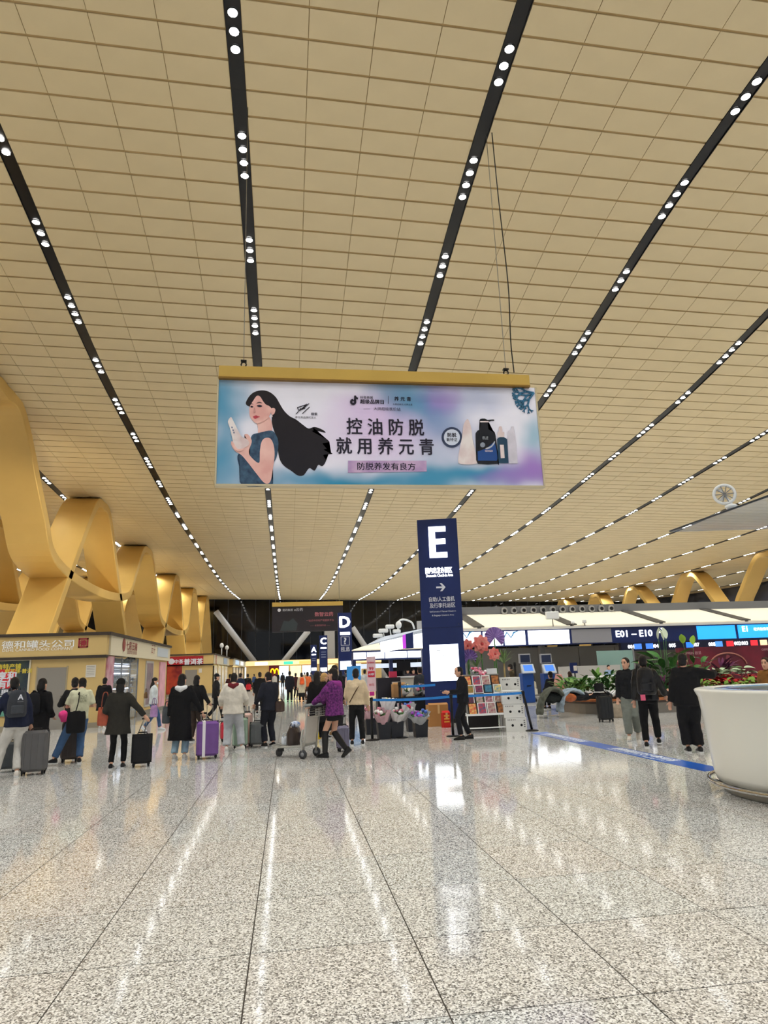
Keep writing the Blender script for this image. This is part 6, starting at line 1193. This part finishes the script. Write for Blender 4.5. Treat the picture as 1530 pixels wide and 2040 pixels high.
tote('dark brown travel bag lying on the trolley', tw((0, .38, .235)), 1.2, .46, .34, .26, (62, 50, 46), 'leather', .08, name='travel_bag'); cpq = thing('blue_cap', 'blue and white cap on top of the trolley bag', 'cap', tw((.02, .36, .63)), .4); remesh(MB().ball((0, 0, 0), (.10, .12, .07)).build('cap_crown', mat('cap_blue', (60, 96, 160), .7, vary=.6, vscale=14, rgb2=(214, 218, 224)), cpq, fix=False), .014, 1); MB().loft([((0, .1, -.03), .09, .01), ((0, .18, -.04), .06, .008)], 10).build('cap_brim', cloth((60, 90, 150)), cpq)
tote('small white plastic bag at the front of the trolley', tw((0, L_*.8, .235)), .3, .16, .16, .1, (216, 220, 226), 'wool', .06, name='plastic_bag')
PURP = mat('purple_pattern', (124, 52, 122), .85, vary=.9, vscale=26, rgb2=(62, 24, 74), bump=.3, bscale=25)
hnd = [tw((-.16, -.30, 1.03)), tw((.16, -.30, 1.03))]
p15, d15 = person('woman in a purple patterned jacket, shorts and tall boots pushing the trolley', G(668, 1509), 1.0, 1.70, PURP, None, BK, hair='bob', coat=.80, bulk=1.16, bare=True, skirt=((24, 24, 27), .70), boots=(24, 22, 24), feet=((-.06, .20), (.06, -.22)), lift=(0, .07), hood=(150, 60, 140), wl=(-.22, .42, 1.0), wr=(.16, .42, 1.0), sole=(40, 38, 38))
person('woman with long black hair and black coat behind the trolley', G(634, 1480), .25, 1.66, (22, 20, 22), BK, (210, 208, 206), hair='long', coat=.50, bulk=1.1, head=(-.5, .2))
tote('bright yellow shopping bag beside the trolley', G(634, 1472), .1, .22, .46, .12, (232, 198, 40), 'wool', .12)
person('blond-haired traveller leaning toward the woman in purple', G(645, 1471), -.9, 1.62, (36, 34, 38), BK2, BK, hair='bob', haircol=HAIRY, coat=.7, head=(-.3, .5))
person('tall dark-haired man behind the woman in purple', G(668, 1466), -.6, 1.80, (30, 30, 34), (44, 42, 44), (150, 120, 84), coat=.80, bulk=1.05)
suitcase('small grey-violet suitcase behind the tall boots', G(683, 1497), .2, .26, .22, .52, (112, 108, 128), .2)
p16, d16 = person('traveller in a beige jacket with a thin crossbody strap', G(712, 1484), -.04, 1.68, (206, 184, 152), (20, 20, 23), BK, coat=.90, bulk=1.16, hair='short', legb=1.0, wl=(-.2, .25, 1.02), wr=(.28, .04, .84), feet=((-.12, 0), (.13, .0)))
strapline(p16, d16, (70, 50, 36), -1)
# ------------------------------------------------------------------ guard
p18, d18 = person('uniformed guard in black looking down at his hands', G(927, 1473), 1.45, 1.66, (26, 27, 32), (24, 25, 30), (20, 20, 22), coat=.84, bulk=1.04, head=(.1, .75), wl=(-.12, .34, 1.12), wr=(.12, .34, 1.10), feet=((-.08, .10), (.10, -.14)), sole=(26, 26, 28))
ph_ = thing('mobile_phone', 'dark mobile phone held in the guard hands', 'phone', W(p18, (0, .46, 1.12)), 1.45); boxpart('phone_body', (-.04, -.07, 0), (.04, .07, .01), BLACK, ph_)
# ------------------------------------------------------------------ right hand walkers
p23, d23 = person('man in black zipped jacket and grey trousers walking toward the viewer', G(1264, 1473), math.pi - .55, 1.72, (28, 29, 32), (116, 120, 112), (196, 186, 172), coat=.84, bulk=1.04, legb=1.22, feet=((-.08, -.10), (.08, .26)), lift=(.05, 0), head=(-.5, .3), wl=(-.28, .0, .82))
p24, d24 = person('man in black leather jacket with a backpack walking away', G(1301, 1487), -.45, 1.74, (22, 22, 25), (18, 18, 20), (24, 24, 26), topk='leather', coat=.86, bulk=1.14, feet=((-.12, -.16), (.14, .30)), lift=(0, 0), toes=(.1, .1), wr=(.36, .2, .92), sole=(214, 214, 212), hair='short')
bp24 = backpack('black leather backpack with a pink tag on the walking man', p24, d24, (30, 30, 34), 1.15, 'leather'); boxpart('luggage_tag', (-.14, -.12, -.36), (-.05, -.115, -.25), mat('tag_pink', (222, 96, 128), .6), bp24)
p25, d25 = person('broad man in black coat reaching out with one arm beside the white desk', G(1385, 1499), -.30, 1.74, (20, 20, 23), (22, 22, 26), (24, 24, 26), coat=.80, bulk=1.28, legb=1.35, wr=(.56, .14, 1.36), wl=(-.30, .05, .84), head=(-.4, .1), feet=((-.10, .02), (.08, -.04)))
p26 = P(1524, 1330, 12.5); person('woman in a brown jacket standing past the white desk', (p26.x+.05, 12.5, 0), 1.9, 1.62, (128, 86, 40), BK, BK, hair='bob', haircol=HAIRN, coat=.7, head=(.2, .2))
# ------------------------------------------------------------------ people on and around the bench
sb_y = Y0 + .3
def seated(label, px, Y, heading, **kw): p = P(px, 1380, Y); return person(label, (p.x, Y, 0), heading, seat=.56, feet=((-.1, .42), (.1, .42)), wl=(-.16, .30, .72), wr=(.16, .30, .72), **kw)
seated('seated traveller in black with a flat cap behind the bench', 1100, 24.6, .2, top=BK, cap=(30, 28, 28), bulk=1.2, H=1.7); seated('seated traveller in black with long hair tied back', 1139, 24.9, -.1, top=(38, 40, 44), hair='bob', haircol=HAIRN, bulk=1.15, H=1.68)
person('traveller in brown jacket bending at the self-service machine', P(1031, 1400, 26.5)*Vector((1, 1, 0)) if False else (P(1031, 1400, 26.5).x, 26.5, 0), .9, 1.70, (72, 62, 44), BK2, BK, coat=.8, lean=(0, .12))
person('seated clerk with short dark hair behind the white check-in counter', (P(1213, 1340, 30).x, 30.0, 0), math.pi, 1.5, (150, 170, 200), NVY, BK, near=False)
pb = thing('pink_backpack', 'pink quilted bag between the two seated travellers', 'bag', (P(1115, 1370, 24.4).x, 24.4, .53)); remesh(MB().loft([((0, 0, 0), .2, .12), ((0, 0, .45), .2, .12), ((0, 0, .75), .12, .07)], 14).build('bag_body', cloth((206, 150, 140)), pb, fix=False), .018, 3, .04)
LIE = Matrix(((0, 0, -1), (-1, 0, 0), (0, 1, 0))).to_euler()      # lying on the back, head toward -X
xb = P(1212, 1390, sb_y).x; person('traveller in black trousers stretched out asleep on the bench', (xb + .12, sb_y + .02, .60), 0, 1.62, (30, 30, 34), (20, 20, 23), (40, 40, 44), rot=LIE, seat=.92, bulk=1.0)
LIE2 = Matrix(((0, 0, 1), (1, 0, 0), (0, 1, 0))).to_euler()
xc = P(1206, 1390, sb_y).x; person('traveller in maroon top lying on the bench near the walking men', (P(1216, 1390, sb_y).x, sb_y + .02, .60), 0, 1.58, (104, 32, 48), (40, 36, 38), (200, 196, 190), rot=LIE2, seat=.92, mask=True)
xd = P(1420, 1390, sb_y).x; person('sleeper in dark grey jacket on the bench behind the broad man', (xd, sb_y, .60), 0, 1.68, (48, 50, 56), (36, 36, 40), BK, rot=LIE, seat=.92, bulk=1.15)
def drape(label, pxs, col, hgts, name='coat', kind='wool', th=.13, yoff=0.0):
    pts = [Vector((P(px, 1390, sb_y).x, sb_y + yoff, z)) for px, z in zip(pxs, hgts)]; c = pts[len(pts)//2]; o = thing(name, label, 'coat', (c.x, c.y, .46))
    q = [p - Vector((c.x, c.y, .46)) for p in pts]; remesh(MB().tube(smooth_open(q, 4), [(.07, .26)]*(4*(len(q)-1)+1), n=10, upv=(0, 0, 1)).build('draped_cloth', cloth(col, kind), o, fix=False), .02, 3, .08); return o
drape('olive grey coat draped over a sleeper at the bench end', (1072, 1078, 1092, 1108, 1120), (92, 94, 84), (.10, .50, .82, .86, .66), th=.1); drape('pale denim jacket thrown over the bench', (1113, 1118, 1130, 1146, 1160), (150, 164, 176), (.16, .52, .78, .80, .66), kind='denim')
bl_ = thing('dark_filler', 'dark blanket lump added for the curled sleeper and dark inside of the olive coat', 'filler', (P(1100, 1390, sb_y).x, sb_y+.05, .46)); remesh(MB().ball((0, 0, .14), (.3, .2, .17)).ball((.25, .02, .12), (.25, .2, .14)).build('filler_cloth', cloth((34, 38, 38)), bl_, fix=False), .02, 2, .08)  # added dark lump, stands in for the curled sleeper and the coat's dark inside
fb = thing('leather_cushion', 'orange leather cushion under the denim jacket', 'cushion', (P(1136, 1395, sb_y-.18).x, sb_y-.2, .46)); remesh(MB().ball((0, 0, .13), (.22, .08, .14)).build('cushion_body', cloth((176, 92, 50), 'leather'), fb, fix=False), .018, 2, .02)
suitcase('upright black suitcase standing in front of the bench', G(1208, 1438), .05, .42, .26, .72, (26, 27, 30), .0)
fbp = tote('patterned fabric bag on the floor beside the black suitcase', G(1230, 1430), .2, .34, .42, .24, (150, 136, 118), 'wool', .06, name='fabric_bag')
tote('black bag with a white emblem lying on the bench', (P(1192, 1385, sb_y).x, sb_y-.1, .74), .1, .34, .26, .16, (22, 22, 25), 'wool', .06, name='travel_bag')
for i, (px, py, c, lab) in enumerate(((1084, 1423, (206, 206, 204), 'white sneaker left on the floor at the bench end'), (1102, 1428, (206, 186, 160), 'beige sneaker on the floor under the draped coat'), (1110, 1427, (206, 186, 160), 'second beige sneaker under the draped coat'))):
    p = G(px, py); o = thing('sneaker', lab, 'shoe', p, .8 + i*.5); MB().loft([((0, -.09, .05), .03, .045), ((0, -.06, .055), .042, .05), ((0, .04, .04), .046, .036), ((0, .13, .03), .044, .028), ((0, .17, .025), .022, .018)], 12).build('upper', cloth(c), o); boxpart('sole', (-.042, -.1, 0), (.042, .17, .02), WHITE, o, bev=.008)
tr2 = G(1055, 1398); t2 = thing('luggage_trolley', 'parked luggage trolley behind the white cartons', 'trolley', (tr2.x, tr2.y, 0), .5)
for i in range(5): MB().tube([(-.3, -.3 + i*.16, .22), (.3, -.3 + i*.16, .22 + .02*i)], .014, n=6).build('deck_bar', TM, t2)
for x in (-.3, .3): MB().tube([(x, -.4, .2), (x, .45, .28)], .02, n=8).build('deck_rail', TM, t2); MB().tube([(x, .42, .1), (x, .5, .6), (x, .52, 1.0)], .02, n=8).build('upright', TM, t2); MB().tube([(x-.02, .42, .09), (x+.02, .42, .09)], .09, n=14).build('wheel', mat('tyre_grey', (62, 62, 64)), t2)
MB().tube([(-.02, -.38, .08), (.02, -.38, .08)], .08, n=14).build('wheel', mat('tyre_grey', (62, 62, 64)), t2); MB().tube([(-.3, .52, 1.0), (.3, .52, 1.0)], .02, n=8).build('push_bar', BLACK, t2)
for i, (c, w_) in enumerate((((206, 200, 180), .7), ((196, 186, 160), .6), ((60, 60, 62), .5))): carton(['cream flat carton lowest on the parked trolley', 'cream flat carton second on the parked trolley', 'dark flat case on top of the parked trolley'][i], (tr2.x, tr2.y), w_, .45, .24, .5, c, z=.31 + i*.3)
# ------------------------------------------------------------------ the crowd farther down the hall
def far(label, px, py, heading, top, pants, H=1.68, **kw): return person(label, G(px, py), heading, H, top, pants, kw.pop('shoes', BK), near=False, **kw)
far('dark-suited man standing alone far down the hall', 577, 1400, -.1, (30, 32, 40), (24, 24, 28), 1.74, coat=.72, bulk=1.1)
o19, e19 = far('woman in a cream coat and black skirt far down the hall', 601, 1400, .1, (206, 194, 166), BK, 1.64, coat=.56, hair='bob', skirt=((26, 26, 28), .34)); backpack('orange backpack on the cream-coated woman', o19, e19, (226, 96, 50), .9)
far('person in an orange jacket in the far crowd', 613, 1396, .4, (220, 110, 60), (80, 60, 50), 1.66, hair='bob'); far('person in dark red behind the orange jacket', 589, 1392, -.4, (60, 30, 34), BK, 1.62)
far('man in a blue-black jacket behind the cream sweatshirt', 478, 1412, -.5, (36, 46, 66), BK, 1.72); far('person in black far behind the cream sweatshirt', 493, 1398, .1, BK, BK, 1.68); far('person in a black coat behind the navy-jacketed man', 517, 1422, .2, BK, BK2, 1.72, coat=.5, bulk=1.1); far('dark-haired person beside the red trolley bags', 457, 1406, -.3, (60, 26, 30), BK, 1.7)
far('small figure in white near the end shops', 547, 1376, .3, (196, 190, 180), BK, 1.64); far('small dark figure left of the end shops', 531, 1373, -.2, (40, 40, 46), BK, 1.68); far('small dark figure before the lit shops', 563, 1371, .0, (32, 32, 36), BK, 1.7); far('small figure with a grey jacket before the lit shops', 620, 1372, .5, (90, 92, 98), BK, 1.66)
far('figure in black under the C sign', 640, 1378, .2, BK, BK, 1.7); far('figure in black left of the D sign', 655, 1384, -.3, (40, 38, 40), BK, 1.72); far('figure in grey under the D sign', 690, 1390, .2, (70, 72, 80), BK, 1.7); far('figure in pale pink near the blue poster', 697, 1405, -.6, (206, 170, 166), BK2, 1.6, hair='bob'); far('figure with white jacket at the check-in queue', 728, 1400, -.4, (206, 206, 204), (150, 140, 120), 1.68); far('figure in black at the check-in queue', 680, 1404, .1, (26, 26, 30), BK, 1.66, hair='bob')
far('man in dark grey jacket leaning at the stall counter', 843, 1432, .1, (58, 60, 64), (40, 36, 32), 1.70, lean=(0, .1)); far('clerk with dark hair behind the far counter', 826, 1397, math.pi, (70, 40, 50), BK, 1.62, hair='bob'); far('second clerk behind the far counter', 815, 1394, 2.6, (50, 50, 60), BK, 1.64)
far('small dark figure walking by the far kiosks', 468, 1378, -1.2, (36, 36, 40), BK, 1.7); far('small figure in blue by the far kiosks', 506, 1376, .8, (60, 80, 120), BK, 1.66); far('distant figure in maroon in front of the yellow sign', 541, 1368, .2, (100, 40, 48), BK, 1.66); far('distant figure in black before the maroon panel', 553, 1367, .1, BK, BK, 1.7); far('distant figure in beige before the lit windows', 607, 1369, -.2, (190, 170, 140), BK, 1.66); far('distant figure in dark green by the lit windows', 629, 1370, .1, (40, 56, 50), BK, 1.7)
t3 = G(497, 1418); t3o = thing('luggage_trolley', 'distant luggage trolley loaded with red bags', 'trolley', t3, .2); boxpart('advert_panel', (-.25, 0, .25), (.25, .03, .9), mat('trolley_panel', (196, 190, 180)), t3o)
for x in (-.25, .25): MB().tube([(x, .02, .08), (x, .0, 1.0)], .02, n=6).build('upright', TM, t3o); MB().tube([(x-.02, .05, .08), (x+.02, .05, .08)], .08, n=12).build('wheel', BLACK, t3o)
MB().tube([(-.25, 0, 1.0), (.25, 0, 1.0)], .02, n=6).build('push_bar', BLACK, t3o); MB().tube([(-.2, .8, .1), (-.25, .05, .2)], .02, n=6).build('deck_rail', TM, t3o); MB().tube([(.2, .8, .1), (.25, .05, .2)], .02, n=6).build('deck_rail', TM, t3o)
tote('red bag on the distant trolley', t3 + Vector((-.05, -.12, .98)), .1, .24, .24, .16, (206, 44, 52), 'wool', .05, name='travel_bag')
bpst = thing('poster_stand', 'blue poster stand in the far check-in queue', 'sign stand', (P(705, 1350, 34).x, 34.0, 0)); boxpart('poster_board', (-.35, 0, 1.2), (.35, .05, P(705, 1327, 34).z), mat('poster_sky', (60, 140, 210), .5), bpst); MB().tube([(0, .05, 0), (0, .05, 1.3)], .03, n=6).build('pole', STEEL, bpst); MB().lathe([(.25, 0), (.25, .03)], n=14).build('base', STEEL, bpst)
# uplights standing on the kiosk roofs, washing the gold columns
for (x, y, e) in ((-13, 38.5, 1800), (-13, 75, 1800), (-12, 58, 1200), (-12.5, 104, 1200)):
    l = bpy.data.lights.new('column_uplight', 'SPOT'); l.energy = e; l.spot_size = math.radians(75); l.spot_blend = .6; l.shadow_soft_size = .15; l.color = (1, .88, .62); ob = bpy.data.objects.new('column_uplight', l); COL.objects.link(ob); ob.location = (x, y, 3.75); ob.rotation_euler = (Vector((-17.3, y + 7, 9)) - Vector((x, y, 3.75))).to_track_quat('-Z', 'Y').to_euler()
flush_texts()
